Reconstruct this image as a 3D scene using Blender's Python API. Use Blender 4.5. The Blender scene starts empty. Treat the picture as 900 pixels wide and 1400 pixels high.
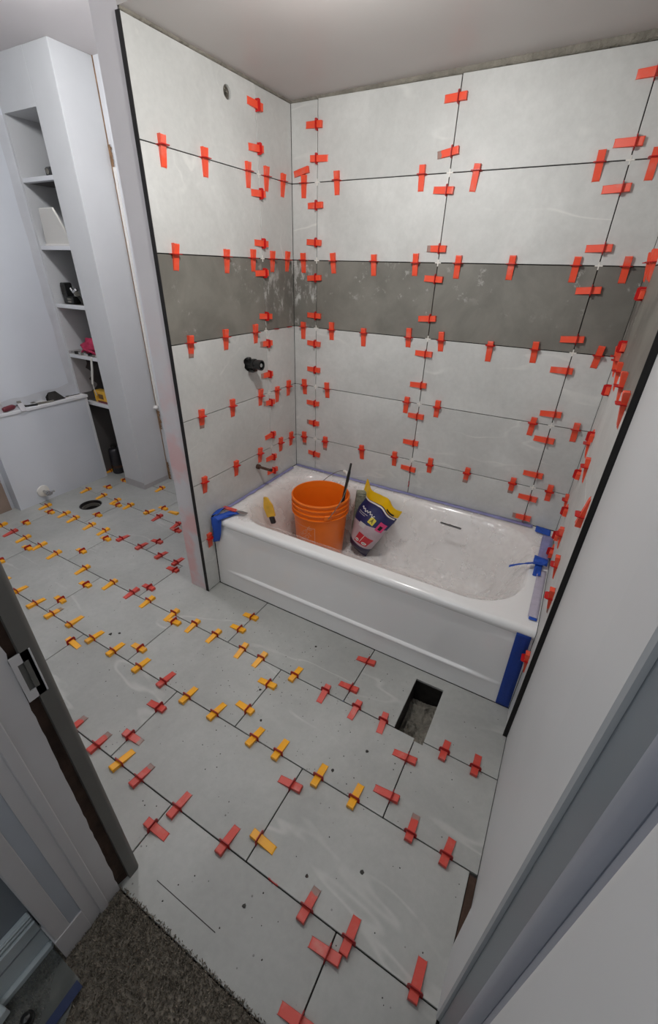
import bpy, bmesh, math, random
from mathutils import Vector, Matrix, noise
from mathutils.geometry import tessellate_polygon
random.seed(7)
SC = bpy.context.scene
COL = SC.collection
PI = math.pi

# ------------------------------------------------------------------ camera
cam_d = bpy.data.cameras.new('camera'); cam = bpy.data.objects.new('camera', cam_d); COL.objects.link(cam)
cam.matrix_world = Matrix(((0.8697274, -0.2648757, 0.4164313, 1.3822845),
                           (0.4929598, 0.4256020, -0.7588502, -2.0700343),
                           (0.0237670, 0.8652767, 0.5007308, 1.5074521),
                           (0, 0, 0, 1)))
cam_d.sensor_fit = 'VERTICAL'; cam_d.sensor_height = 36.0; cam_d.lens = 575.924 / 1400 * 36
cam_d.clip_start = 0.01
SC.camera = cam
SC.view_settings.view_transform = 'Standard'; SC.view_settings.look = 'None'
SC.view_settings.gamma = 1.0; SC.view_settings.use_curve_mapping = False
SC.view_settings.exposure = 0.14

# ------------------------------------------------------------------ world and lamps
w = bpy.data.worlds.new('world'); SC.world = w; w.use_nodes = True
w.node_tree.nodes['Background'].inputs[0].default_value = (0.82, 0.9, 1.0, 1)
w.node_tree.nodes['Background'].inputs[1].default_value = 0.06
def lamp(name, loc, power, radius, color):
    d = bpy.data.lights.new(name, 'POINT'); d.energy = power; d.shadow_soft_size = radius; d.color = color
    o = bpy.data.objects.new(name, d); o.location = loc; COL.objects.link(o); return o
lamp('work_lamp_light', (0.70, -0.99, 2.03), 13, 0.03, (1.0, 0.985, 0.965))
fl_d = bpy.data.lights.new('added_flood_light', 'SPOT'); fl_d.energy = 13; fl_d.shadow_soft_size = 0.03; fl_d.spot_size = math.radians(165); fl_d.spot_blend = 1.0; fl_d.color = (1.0, 0.985, 0.965)  # added spot at the lamp, aimed tubward so the near floor stays darker
fl_o = bpy.data.objects.new('added_flood_light', fl_d); COL.objects.link(fl_o); fl_o.location = (0.70, -0.99, 2.03)
fl_o.rotation_euler = Vector((-0.25, 0.9, -0.85)).to_track_quat('-Z', 'Y').to_euler()
lamp('ceiling_lamp_light', (-0.62, -0.80, 2.36), 20, 0.06, (0.96, 0.98, 1.0))
lamp('hall_fill_light', (1.0, -3.0, 2.2), 9, 0.25, (0.85, 0.93, 1.0))  # added fill for the jamb and carpet; no hall lamp is known

# ------------------------------------------------------------------ materials
def srgb(r, g, b):
    def c(v):
        v /= 255.0
        return v / 12.92 if v <= 0.04045 else ((v + 0.055) / 1.055) ** 2.4
    return (c(r), c(g), c(b), 1)
MATS = {}
def mat(name, col, rough=0.6, metal=0.0, bump=0.0, bscale=60, var=0.0, vscale=6, spec=None, alpha=None, coat=0.0, trans=0.0):
    m = bpy.data.materials.new(name); m.use_nodes = True; nt = m.node_tree; b = nt.nodes['Principled BSDF']
    b.inputs['Base Color'].default_value = col; b.inputs['Roughness'].default_value = rough; b.inputs['Metallic'].default_value = metal
    if spec is not None: b.inputs['Specular IOR Level'].default_value = spec
    if coat: b.inputs['Coat Weight'].default_value = coat
    if trans: b.inputs['Transmission Weight'].default_value = trans
    tc = nt.nodes.new('ShaderNodeTexCoord')
    if var:
        n = nt.nodes.new('ShaderNodeTexNoise'); n.inputs['Scale'].default_value = vscale; n.inputs['Detail'].default_value = 4
        nt.links.new(tc.outputs['Object'], n.inputs['Vector'])
        r = nt.nodes.new('ShaderNodeMapRange'); r.inputs[1].default_value = 0.3; r.inputs[2].default_value = 0.7
        r.inputs[3].default_value = 1 - var; r.inputs[4].default_value = 1 + var
        nt.links.new(n.outputs[0], r.inputs[0])
        mx = nt.nodes.new('ShaderNodeMix'); mx.data_type = 'RGBA'; mx.blend_type = 'MULTIPLY'; mx.inputs[0].default_value = 1
        mx.inputs[6].default_value = col; nt.links.new(r.outputs[0], mx.inputs[7]); nt.links.new(mx.outputs[2], b.inputs['Base Color'])
    if bump:
        n2 = nt.nodes.new('ShaderNodeTexNoise'); n2.inputs['Scale'].default_value = bscale; n2.inputs['Detail'].default_value = 5
        nt.links.new(tc.outputs['Object'], n2.inputs['Vector'])
        bp = nt.nodes.new('ShaderNodeBump'); bp.inputs['Strength'].default_value = bump; bp.inputs['Distance'].default_value = 0.01
        nt.links.new(n2.outputs[0], bp.inputs['Height']); nt.links.new(bp.outputs[0], b.inputs['Normal'])
    MATS[name] = m; return m

class NG:
    """small node-graph writer"""
    def __init__(s, name, rough=0.5):
        s.m = bpy.data.materials.new(name); s.m.use_nodes = True; s.nt = s.m.node_tree
        s.b = s.nt.nodes['Principled BSDF']; s.b.inputs['Roughness'].default_value = rough; MATS[name] = s.m
        s.tc = s.nt.nodes.new('ShaderNodeTexCoord'); s.oi = s.nt.nodes.new('ShaderNodeObjectInfo')
    def link(s, a, b): s.nt.links.new(a, b)
    def coords(s, rnd=13.0, scale=(1, 1, 1)):
        mp = s.nt.nodes.new('ShaderNodeMapping'); mp.inputs['Scale'].default_value = scale
        s.link(s.tc.outputs['Object'], mp.inputs['Vector'])
        mu = s.nt.nodes.new('ShaderNodeMath'); mu.operation = 'MULTIPLY'; mu.inputs[1].default_value = rnd
        s.link(s.oi.outputs['Random'], mu.inputs[0])
        ad = s.nt.nodes.new('ShaderNodeVectorMath'); ad.operation = 'ADD'
        s.link(mp.outputs[0], ad.inputs[0]); s.link(mu.outputs[0], ad.inputs[1]); return ad.outputs[0]
    def vcoords(s, rnd):
        v = s.coords(rnd); mp = s.nt.nodes.new('ShaderNodeMapping'); mp.inputs['Rotation'].default_value = (0.6, 0.5, 0.75); mp.inputs['Scale'].default_value = (0.45, 1.7, 1.7)
        s.link(v, mp.inputs['Vector']); return mp.outputs[0]
    def noise(s, vec, scale, detail=4, rough=0.55, dist=0.0):
        n = s.nt.nodes.new('ShaderNodeTexNoise'); n.inputs['Scale'].default_value = scale; n.inputs['Detail'].default_value = detail
        n.inputs['Roughness'].default_value = rough; n.inputs['Distortion'].default_value = dist
        s.link(vec, n.inputs['Vector']); return n.outputs[0]
    def rng(s, v, a, b, c=0.0, d=1.0):
        r = s.nt.nodes.new('ShaderNodeMapRange'); r.interpolation_type = 'SMOOTHSTEP'
        for i, x in enumerate((a, b, c, d)): r.inputs[i + 1].default_value = x
        s.link(v, r.inputs[0]); return r.outputs[0]
    def math(s, op, a, b=None):
        m = s.nt.nodes.new('ShaderNodeMath'); m.operation = op
        for i, x in enumerate((a, b)):
            if x is None: continue
            if isinstance(x, (int, float)): m.inputs[i].default_value = x
            else: s.link(x, m.inputs[i])
        return m.outputs[0]
    def mix(s, f, a, b, blend='MIX'):
        m = s.nt.nodes.new('ShaderNodeMix'); m.data_type = 'RGBA'; m.blend_type = blend
        for i, x in ((0, f), (6, a), (7, b)):
            if isinstance(x, (int, float, tuple)): m.inputs[i].default_value = x
            else: s.link(x, m.inputs[i])
        return m.outputs[2]
    def sep(s, i):
        x = s.nt.nodes.new('ShaderNodeSeparateXYZ'); s.link(s.tc.outputs['Object'], x.inputs[0]); return x.outputs[i]
    def bump(s, h, st=0.2, d=0.003):
        b = s.nt.nodes.new('ShaderNodeBump'); b.inputs['Strength'].default_value = st; b.inputs['Distance'].default_value = d
        s.link(h, b.inputs['Height']); s.link(b.outputs[0], s.b.inputs['Normal'])
    def base(s, c): s.link(c, s.b.inputs['Base Color'])

def tile_light(name, c1, c2, speck, rough=0.5, vein=0.55):
    g = NG(name, rough); v = g.coords()
    cloud = g.rng(g.noise(v, 2.2, 5, 0.6, 0.6), 0.3, 0.72)
    col = g.mix(cloud, c1, c2)
    fine = g.rng(g.noise(v, 45, 5, 0.7), 0.2, 0.8, 0.95, 1.05)
    col = g.mix(1.0, col, fine, 'MULTIPLY')
    # thin pale veins: the iso-line of a warped noise
    n = g.noise(g.vcoords(29.0), 1.25, 4, 0.5, 0.25)
    d = g.math('ABSOLUTE', g.math('SUBTRACT', n, 0.5))
    line = g.rng(d, 0.0, 0.009, vein, 0.0)
    line = g.math('MULTIPLY', line, g.rng(g.noise(v, 3.0, 3), 0.44, 0.62))
    col = g.mix(line, col, srgb(232, 232, 226))
    # small dark scuffs
    s = g.noise(g.coords(17.0, (1, 1, 1)), 26, 6, 0.75)
    sc = g.math('MULTIPLY', g.rng(s, 0.70, 0.76, 0, speck), g.rng(g.noise(v, 3, 2), 0.45, 0.6))
    col = g.mix(sc, col, srgb(95, 93, 88))
    if speck > 0.6:
        vo = g.nt.nodes.new('ShaderNodeTexVoronoi'); vo.inputs['Scale'].default_value = 30; g.link(g.tc.outputs['Object'], vo.inputs['Vector'])
        dots = g.math('MULTIPLY', g.rng(vo.outputs['Distance'], 0.05, 0.11, 0.85, 0.0), g.rng(g.noise(g.tc.outputs['Object'], 9, 3), 0.52, 0.64))
        col = g.mix(dots, col, srgb(74, 72, 68))
    g.base(col); g.bump(g.noise(v, 14, 6, 0.6), 0.06); return g.m
tile_light('tile_light', srgb(190, 191, 188), srgb(208, 209, 206), 0.45, 0.5, 0.4)
tile_light('tile_floor', srgb(159, 160, 156), srgb(178, 179, 175), 0.8, 0.5, 0.22)
g = NG('tile_dark', 0.5); v = g.coords()
col = g.mix(g.rng(g.noise(v, 3.0, 6, 0.62, 0.4), 0.32, 0.7), srgb(106, 104, 97), srgb(132, 130, 122))
sm = g.math('MULTIPLY', g.rng(g.noise(v, 22, 8, 0.72), 0.57, 0.66, 0, 0.65), g.rng(g.noise(v, 4.5, 3), 0.46, 0.66))
col = g.mix(sm, col, srgb(182, 182, 176))
g.base(col); g.bump(g.noise(v, 18, 6), 0.08)
g = NG('tile_dark_smeared', 0.5); v = g.coords()
col = g.mix(g.rng(g.noise(v, 3.0, 6, 0.62, 0.4), 0.32, 0.7), srgb(104, 102, 96), srgb(130, 128, 120))
vs = g.coords(9.0, (1.0, 1.0, 0.42))
sm = g.math('MULTIPLY', g.rng(g.noise(vs, 34, 9, 0.78), 0.49, 0.60, 0, 0.85), g.rng(g.noise(v, 7, 3), 0.4, 0.6))
col = g.mix(sm, col, srgb(200, 200, 196)); g.base(col); g.bump(g.noise(v, 18, 6), 0.08)

mat('joint_mortar', srgb(52, 50, 48), 0.95, bump=0.3)
mat('rough_mortar', srgb(128, 124, 114), 0.95, bump=0.9, bscale=70, var=0.25, vscale=18)
mat('paint_white', srgb(218, 219, 222), 0.55, bump=0.05, bscale=9, var=0.02, vscale=3)
mat('paint_column', srgb(203, 204, 205), 0.6, bump=0.06, bscale=9, var=0.03, vscale=4)
mat('paint_cool', srgb(208, 212, 218), 0.5, bump=0.05, bscale=7, var=0.03, vscale=2.5)
mat('niche_shade_and_bare', srgb(92, 88, 86), 0.7, var=0.05, vscale=5)  # recess shade put into the shelf and back colour; bare side wall shares it
mat('paint_ceiling', srgb(206, 200, 199), 0.45, bump=0.08, bscale=5, var=0.03, vscale=2)
mat('paint_alcove', srgb(192, 188, 185), 0.38, bump=0.08, bscale=5, var=0.04, vscale=2)
mat('paint_right', srgb(205, 206, 206), 0.5, bump=0.06, bscale=8, var=0.03, vscale=2)
mat('plaster_light', srgb(198, 200, 204), 0.8, var=0.04, vscale=14)
mat('mud_patch', srgb(176, 172, 172), 0.8, var=0.06, vscale=14)
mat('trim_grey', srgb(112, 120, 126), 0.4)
mat('trim_blue', srgb(140, 145, 156), 0.4)
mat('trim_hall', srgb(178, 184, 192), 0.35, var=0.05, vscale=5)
mat('casing_left', srgb(205, 203, 204), 0.4, var=0.05, vscale=4)
mat('baseboard_paint', srgb(205, 214, 216), 0.35)
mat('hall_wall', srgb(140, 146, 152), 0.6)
mat('corner_grey', srgb(98, 97, 93), 0.5, var=0.08, vscale=8)
mat('raw_wood', srgb(70, 52, 42), 0.9, bump=0.5, bscale=40, var=0.35, vscale=15)
mat('raw_lath', srgb(138, 108, 80), 0.9, bump=0.6, bscale=60, var=0.4, vscale=30)
mat('cardboard', srgb(142, 124, 112), 0.85, var=0.12, vscale=8)
mat('black_trim', srgb(17, 15, 15), 0.7)
mat('black_plastic', srgb(28, 28, 28), 0.35)
mat('dark_iron', srgb(58, 56, 54), 0.55, metal=0.6, var=0.3, vscale=30)
mat('chrome', srgb(190, 190, 190), 0.25, metal=0.9)
mat('galvanised', srgb(128, 124, 116), 0.6, metal=0.4, var=0.3, vscale=20)
mat('rust_pipe', srgb(88, 66, 56), 0.7, metal=0.4, var=0.2, vscale=40)
mat('tub_white', srgb(243, 243, 242), 0.16, coat=0.3)
mat('grey_seal', srgb(176, 174, 168), 0.7)
mat('white_plastic', srgb(225, 222, 215), 0.4)
mat('blue_tape', srgb(28, 78, 178), 0.55, bump=0.3, bscale=90, var=0.1, vscale=30)
mat('blue_tape_deep', srgb(20, 60, 150), 0.55, bump=0.2, bscale=90, var=0.06, vscale=20)
mat('film_blue_tape', srgb(140, 140, 186), 0.35, bump=0.3, bscale=90, var=0.15, vscale=18)
mat('film_pale_tape', srgb(186, 180, 196), 0.35, bump=0.3, bscale=90, var=0.1, vscale=18)
mat('bucket_orange', srgb(248, 122, 26), 0.32, var=0.04, vscale=9)
mat('bucket_print', srgb(246, 176, 140), 0.5)
mat('yellow_tool', srgb(226, 176, 60), 0.5, var=0.15, vscale=30)
mat('cloth_pink', srgb(178, 46, 82), 0.85, bump=0.6, bscale=60, var=0.25, vscale=40)
mat('maroon', srgb(110, 42, 52), 0.45)
mat('bag_yellow', srgb(238, 190, 12), 0.35)
mat('print_black', srgb(20, 20, 24), 0.5)
mat('print_red', srgb(196, 44, 56), 0.4)
mat('print_pink', srgb(214, 66, 120), 0.4)
mat('print_white', srgb(235, 232, 228), 0.4)
mat('print_yellow', srgb(222, 206, 70), 0.4)
mat('sponge', srgb(138, 140, 124), 0.95, bump=0.9, bscale=90, var=0.35, vscale=40)
mat('crumb', srgb(62, 60, 57), 0.95)
mat('dark_glossy', srgb(40, 38, 42), 0.3)
mat('pale_paper', srgb(200, 198, 196), 0.5)
mat('foil', srgb(205, 203, 205), 0.3, metal=0.3, bump=0.4, bscale=25)

def wedge_mat(name, c, dirty):
    g = NG(name, 0.42)
    y = g.sep(1); n = g.noise(g.coords(5), 60, 4)
    m = g.rng(g.math('ADD', y, g.math('MULTIPLY', n, 0.02)), 0.046, 0.052)
    pick = g.rng(g.oi.outputs['Random'], dirty, dirty + 0.02)
    f = g.math('MULTIPLY', g.math('MULTIPLY', m, pick), 0.85)
    dust = g.rng(g.noise(g.coords(5), 25, 4), 0.5, 0.8, 0.0, 0.35)
    tone = g.mix(dust, c, srgb(205, 160, 150))
    g.base(g.mix(f, tone, srgb(140, 132, 124))); return g.m
wedge_mat('wedge_orange', srgb(240, 84, 54), 0.86)
wedge_mat('wedge_red', srgb(210, 76, 64), 0.8)
wedge_mat('wedge_yellow', srgb(250, 178, 34), 0.96)
mat('clip_bright', srgb(190, 18, 18), 0.4)
mat('clip_dark', srgb(168, 26, 28), 0.4)

# film: thin see-through plastic
def film(name, c, op, rough=0.22):
    m = bpy.data.materials.new(name); m.use_nodes = True; nt = m.node_tree; b = nt.nodes['Principled BSDF']
    b.inputs['Base Color'].default_value = c; b.inputs['Roughness'].default_value = rough
    t = nt.nodes.new('ShaderNodeBsdfTransparent'); mx = nt.nodes.new('ShaderNodeMixShader'); out = nt.nodes['Material Output']
    tc = nt.nodes.new('ShaderNodeTexCoord'); n = nt.nodes.new('ShaderNodeTexNoise'); n.inputs['Scale'].default_value = 7; n.inputs['Detail'].default_value = 6
    nt.links.new(tc.outputs['Object'], n.inputs['Vector'])
    r = nt.nodes.new('ShaderNodeMapRange'); r.inputs[1].default_value = 0.35; r.inputs[2].default_value = 0.7
    r.inputs[3].default_value = op - 0.15; r.inputs[4].default_value = min(op + 0.15, 1); nt.links.new(n.outputs[0], r.inputs[0])
    nt.links.new(r.outputs[0], mx.inputs[0]); tl = nt.nodes.new('ShaderNodeBsdfTranslucent'); tl.inputs[0].default_value = c; m2 = nt.nodes.new('ShaderNodeMixShader'); m2.inputs[0].default_value = 0.35
    nt.links.new(b.outputs[0], m2.inputs[1]); nt.links.new(tl.outputs[0], m2.inputs[2]); nt.links.new(t.outputs[0], mx.inputs[1]); nt.links.new(m2.outputs[0], mx.inputs[2])
    dn = nt.nodes.new('ShaderNodeTexNoise'); dn.inputs['Scale'].default_value = 9; nt.links.new(tc.outputs['Object'], dn.inputs['Vector'])
    sc = nt.nodes.new('ShaderNodeVectorMath'); sc.operation = 'SCALE'; sc.inputs['Scale'].default_value = 0.09; nt.links.new(dn.outputs['Color'], sc.inputs[0])
    av = nt.nodes.new('ShaderNodeVectorMath'); av.operation = 'ADD'; nt.links.new(tc.outputs['Object'], av.inputs[0]); nt.links.new(sc.outputs[0], av.inputs[1])
    n2 = nt.nodes.new('ShaderNodeTexVoronoi'); n2.inputs['Scale'].default_value = 11; nt.links.new(av.outputs[0], n2.inputs['Vector'])
    bp = nt.nodes.new('ShaderNodeBump'); bp.inputs['Strength'].default_value = 0.35; bp.inputs['Distance'].default_value = 0.02
    nt.links.new(n2.outputs[0], bp.inputs['Height']); nt.links.new(bp.outputs[0], b.inputs['Normal'])
    nt.links.new(mx.outputs[0], out.inputs[0]); MATS[name] = m
film('plastic_film', srgb(250, 243, 240), 0.32, 0.14)
film('floor_film', srgb(140, 146, 144), 0.55, 0.3)
g = NG('carpet_base', 0.95); g.base(g.mix(g.rng(g.noise(g.coords(0), 60, 6, 0.7), 0.35, 0.65), srgb(92, 87, 78), srgb(140, 132, 120)))
g = NG('carpet_pile', 0.95); g.base(g.mix(g.rng(g.noise(g.coords(0), 150, 4, 0.7), 0.35, 0.65), srgb(104, 98, 88), srgb(168, 158, 142)))
g = NG('pink_stained_paint', 0.55)
st = g.math('MULTIPLY', g.rng(g.noise(g.coords(0), 5, 3), 0.42, 0.62, 0, 0.75), g.rng(g.sep(2), 1.5, 0.5))
c = g.mix(st, srgb(212, 210, 212), srgb(226, 172, 170))
ch = g.rng(g.noise(g.coords(0), 22, 6, 0.7), 0.735, 0.76, 0, 0.7)
g.base(g.mix(ch, c, srgb(110, 100, 98)))
g = NG('bag_print', 0.32)      # printed plastic bag: navy band, pale pink body, navy foot
z = g.sep(2)
top = g.math('GREATER_THAN', g.math('ADD', z, g.math('MULTIPLY', g.sep(0), -0.25)), 0.205)
foot = g.math('LESS_THAN', g.math('ADD', z, g.math('MULTIPLY', g.sep(0), 0.12)), 0.075)
c = g.mix(g.rng(g.noise(g.coords(0), 12, 4), 0.3, 0.7), srgb(198, 178, 186), srgb(178, 162, 168))
c = g.mix(top, c, srgb(38, 44, 92)); c = g.mix(foot, c, srgb(42, 34, 66)); g.base(c)

# ------------------------------------------------------------------ mesh helpers
class MB:
    def __init__(s): s.v = []; s.f = []
    def add(s, vs, fs, M=None):
        n = len(s.v); s.v += [tuple(M @ Vector(p)) if M else tuple(p) for p in vs]; s.f += [tuple(i + n for i in q) for q in fs]; return s
    def box(s, x0, x1, y0, y1, z0, z1, M=None):
        if x0 > x1: x0, x1 = x1, x0
        if y0 > y1: y0, y1 = y1, y0
        if z0 > z1: z0, z1 = z1, z0
        vs = [(x0, y0, z0), (x1, y0, z0), (x1, y1, z0), (x0, y1, z0), (x0, y0, z1), (x1, y0, z1), (x1, y1, z1), (x0, y1, z1)]
        return s.add(vs, [(0, 3, 2, 1), (4, 5, 6, 7), (0, 1, 5, 4), (1, 2, 6, 5), (2, 3, 7, 6), (3, 0, 4, 7)], M)
    def tube(s, pts, r, n=8, cap=True):
        pts = [Vector(p) for p in pts]; rs = r if isinstance(r, (list, tuple)) else [r] * len(pts)
        rings = []; up = None
        for i, p in enumerate(pts):
            t = (pts[min(i + 1, len(pts) - 1)] - pts[max(i - 1, 0)]).normalized()
            if up is None: up = Vector((0, 0, 1)) if abs(t.z) < 0.9 else Vector((1, 0, 0))
            a = t.cross(up).normalized(); up = a.cross(t).normalized()
            rings.append([p + (a * math.cos(2 * PI * k / n) + up * math.sin(2 * PI * k / n)) * rs[i] for k in range(n)])
        vs = [q for R_ in rings for q in R_]; fs = []
        for i in range(len(rings) - 1):
            for k in range(n): fs.append((i * n + k, i * n + (k + 1) % n, (i + 1) * n + (k + 1) % n, (i + 1) * n + k))
        if cap: fs.append(tuple(range(n - 1, -1, -1))); fs.append(tuple((len(rings) - 1) * n + k for k in range(n)))
        return s.add(vs, fs)
    def lathe(s, prof, n=32, M=None, closed=False):
        vs = []; fs = []
        for (r, z) in prof: vs += [(r * math.cos(2 * PI * k / n), r * math.sin(2 * PI * k / n), z) for k in range(n)]
        for i in range(len(prof) - 1 + (1 if closed else 0)):
            j = (i + 1) % len(prof)
            for k in range(n): fs.append((i * n + k, i * n + (k + 1) % n, j * n + (k + 1) % n, j * n + k))
        if not closed:
            if prof[0][0] > 0: fs.append(tuple(range(n - 1, -1, -1)))
            if prof[-1][0] > 0: fs.append(tuple((len(prof) - 1) * n + k for k in range(n)))
        return s.add(vs, fs, M)
    def grid(s, fn, nu, nv, keep=None, M=None):
        vs = [fn(i / nu, j / nv) for j in range(nv + 1) for i in range(nu + 1)]; fs = []
        for j in range(nv):
            for i in range(nu):
                if keep and not keep((i + .5) / nu, (j + .5) / nv): continue
                a = j * (nu + 1) + i; fs.append((a, a + 1, a + nu + 2, a + nu + 1))
        return s.add(vs, fs, M)
    def prism(s, loops, h0, h1, M=None):
        """2D outer loop plus holes, extruded from h0 to h1 along z"""
        vs2 = [p for l in loops for p in l]; n = len(vs2)
        tr = tessellate_polygon([[Vector((p[0], p[1], 0)) for p in l] for l in loops])
        vs = [(p[0], p[1], h0) for p in vs2] + [(p[0], p[1], h1) for p in vs2]; fs = []
        for t in tr:
            fs.append(tuple(i + n for i in t)); fs.append(tuple(reversed(t)))
        k = 0
        for l in loops:
            m = len(l)
            for i in range(m): a = k + i; b = k + (i + 1) % m; fs.append((a, b, b + n, a + n))
            k += m
        return s.add(vs, fs, M)
    def mesh(s, name, m, smooth=False, bevel=0.0, fix=True, weld=False):
        me = bpy.data.meshes.new(name); me.from_pydata(s.v, [], s.f); me.validate()
        bm = bmesh.new(); bm.from_mesh(me)
        if weld: bmesh.ops.remove_doubles(bm, verts=bm.verts, dist=1e-5)
        if bevel: bmesh.ops.bevel(bm, geom=list(bm.edges), offset=bevel, segments=1, affect='EDGES', clamp_overlap=True)
        if fix: bmesh.ops.recalc_face_normals(bm, faces=bm.faces)
        if smooth:
            for f_ in bm.faces: f_.smooth = True
            for e in bm.edges:
                if len(e.link_faces) == 2 and e.calc_face_angle(0) > 0.7: e.smooth = False
        bm.to_mesh(me); bm.free()
        me.materials.append(MATS[m] if isinstance(m, str) else m); return me
    def obj(s, name, m, parent=None, **k):
        me = s.mesh(name, m, **k); o = bpy.data.objects.new(name, me); COL.objects.link(o)
        if parent: o.parent = parent
        return o
def tag(o, label, cat, group=None):
    o['label'] = label; o['category'] = cat
    if group: o['group'] = group
    return o
def thing(name, label, cat, loc=(0, 0, 0), rot=None, group=None):
    o = bpy.data.objects.new(name, None); COL.objects.link(o); o.empty_display_size = 0.05
    o.location = loc
    if rot is not None: o.rotation_euler = rot
    return tag(o, label, cat, group)
def struct(o): o['kind'] = 'structure'; return o
def stuff(o): o['kind'] = 'stuff'; return o
def bx(name, m, x0, x1, y0, y1, z0, z1, parent=None, bevel=0.0):
    return MB().box(x0, x1, y0, y1, z0, z1).obj(name, m, parent, bevel=bevel)
def circ(cx, cy, r, n=24, ph=0): return [(cx + r * math.cos(2 * PI * k / n + ph), cy + r * math.sin(2 * PI * k / n + ph)) for k in range(n)]
def rect(a, b, c, d): return [(a, c), (b, c), (b, d), (a, d)]

# ------------------------------------------------------------------ room numbers (metres, x along the tub, y to the back wall)
WX = 1.5142; T = 0.3065; H5 = 0.6191; ZC = 2.1255; DL = 0.858; DR = 0.898; RIM = 0.4175; TY = 0.7715
LZ = {i: H5 + (5 - i) * T for i in range(1, 8)}
CA = 0.1382; CB = CA + 0.6111; CC = CB + 0.6111
TT = 0.009; G = 0.0017

# ------------------------------------------------------------------ shell
wb = struct(bx('wall_back', 'joint_mortar', -0.02, WX + 0.06, TT + 0.0005, 0.12, -0.02, 2.20))
wl = struct(MB().box(-0.124, -TT - 0.0005, -DL, 0.009, 0, 2.44).obj('wall_left', 'pink_stained_paint'))
bx('backer_board', 'joint_mortar', -TT - 0.0005, -TT + 0.0008, -DL + 0.0005, 0.009, 0.0, 2.126, wl)
wr = struct(MB().box(WX + 0.0145, WX + 0.16, -1.565, 0.12, -0.012, 2.44).obj('wall_right', 'paint_right'))
bx('backer_board', 'joint_mortar', WX + TT, WX + 0.0145, -DR + 0.0005, 0.009, -0.005, 2.15, wr)
struct(bx('trim_1', 'black_trim', -0.0165, 0.0012, -DL - 0.004, -DL, 0.0, 2.125, bevel=0.0006))
struct(bx('trim_2', 'black_trim', WX - 0.0012, WX + 0.0150, -DR - 0.004, -DR, 0.0, 2.13, bevel=0.0006))
# shallow painted corner between the right wall and the doorway
# ceilings
c = MB(); c.add([(0, -DL, 2.134), (WX + 0.02, -DL, 2.158), (WX + 0.02, 0.1, 2.158), (0, 0.1, 2.134), (0, -DL, 2.44), (WX + 0.02, -DL, 2.44), (WX + 0.02, 0.1, 2.44), (0, 0.1, 2.44)],
      [(0, 3, 2, 1), (4, 5, 6, 7), (0, 1, 5, 4), (1, 2, 6, 5), (2, 3, 7, 6), (3, 0, 4, 7)])
c.v = [(x if x > 0 else -0.009, y, z) for x, y, z in c.v]
ceil = struct(bx('ceiling', 'paint_ceiling', -2.2, 1.7, -1.97, 0.4, 2.44, 2.52))
c.obj('alcove_ceiling', 'paint_alcove', ceil)
# ragged mortar bead where the tiles stop short of the alcove ceiling
def bead(u, v):
    x = -0.005 + u * (WX + 0.01); top = 2.135 + 0.024 * x / WX; k = 0.5 + 0.5 * noise.noise(Vector((x * 14, 3.1, 0))); k2 = noise.noise(Vector((x * 45, 7, 0)))
    a = v * PI / 2; rr = 0.009 + 0.014 * k * (0.4 + 0.6 * x / WX) + 0.002 * k2
    return (x, TT - rr * math.cos(a) * 0.9, top + 0.001 - (0.012 + 0.012 * x / WX) * math.sin(a) - 0.003 * math.sin(a) * k)
MB().grid(bead, 220, 4).obj('mortar_bead', 'rough_mortar', wb, smooth=True)
def bead2(u, v):
    y = -DL + u * DL; k = 0.5 + 0.5 * noise.noise(Vector((y * 16, 9.1, 0)))
    a = v * PI / 2
    return (-TT + 0.003 + (0.004 + 0.007 * k) * math.cos(a), y, 2.1345 - (0.008 + 0.003 * k) * math.sin(a))
MB().grid(bead2, 120, 4).obj('mortar_bead', 'rough_mortar', wl, smooth=True)

# ------------------------------------------------------------------ wall tiles
MBACK = Matrix(((1, 0, 0, 0), (0, 0, -1, 0), (0, 1, 0, 0), (0, 0, 0, 1)))           # (u,v,h) -> (u,-h,v)
MLEFT = Matrix(((0, 0, 1, 0), (1, 0, 0, 0), (0, 1, 0, 0), (0, 0, 0, 1)))            # (u,v,h) -> (h,u,v)
MRIGHT = Matrix(((0, 0, -1, WX), (1, 0, 0, 0), (0, 1, 0, 0), (0, 0, 0, 1)))         # (u,v,h) -> (WX-h,u,v)
def tile(parent, M, outer, m, holes=()):
    q = MB()
    if len(outer) == 4 and not holes:
        (a, c_), (b, _), (_, d), _ = outer[0], outer[1], outer[2], outer[3]
        q.box(a, b, c_, d, -TT, 0, M); return q.obj('tile', m, parent, bevel=0.0009)
    q.prism([outer] + list(holes), -TT, 0, M); return q.obj('tile', m, parent)
ROWS = [(RIM + 0.004, LZ[5]), (LZ[5], LZ[4]), (LZ[4], LZ[3]), (LZ[3], LZ[2]), (LZ[2], LZ[1]), (LZ[1], None)]
def top_at(x): return 2.124 + 0.006 * x / WX
for r, (z0, z1) in enumerate(ROWS):
    xs = [0.0, CA, CB, CC, WX]
    for i in range(4):
        a = xs[i] + (G if i else 0.001); b = xs[i + 1] - (G if i < 3 else 0.001)
        m = ('tile_dark_smeared' if i == 0 else 'tile_dark') if r == 3 else 'tile_light'
        zz = (z1 - G) if z1 else top_at(b)
        tile(wb, MBACK, rect(a, b, z0 + (G if r else 0), zz), m)
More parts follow.
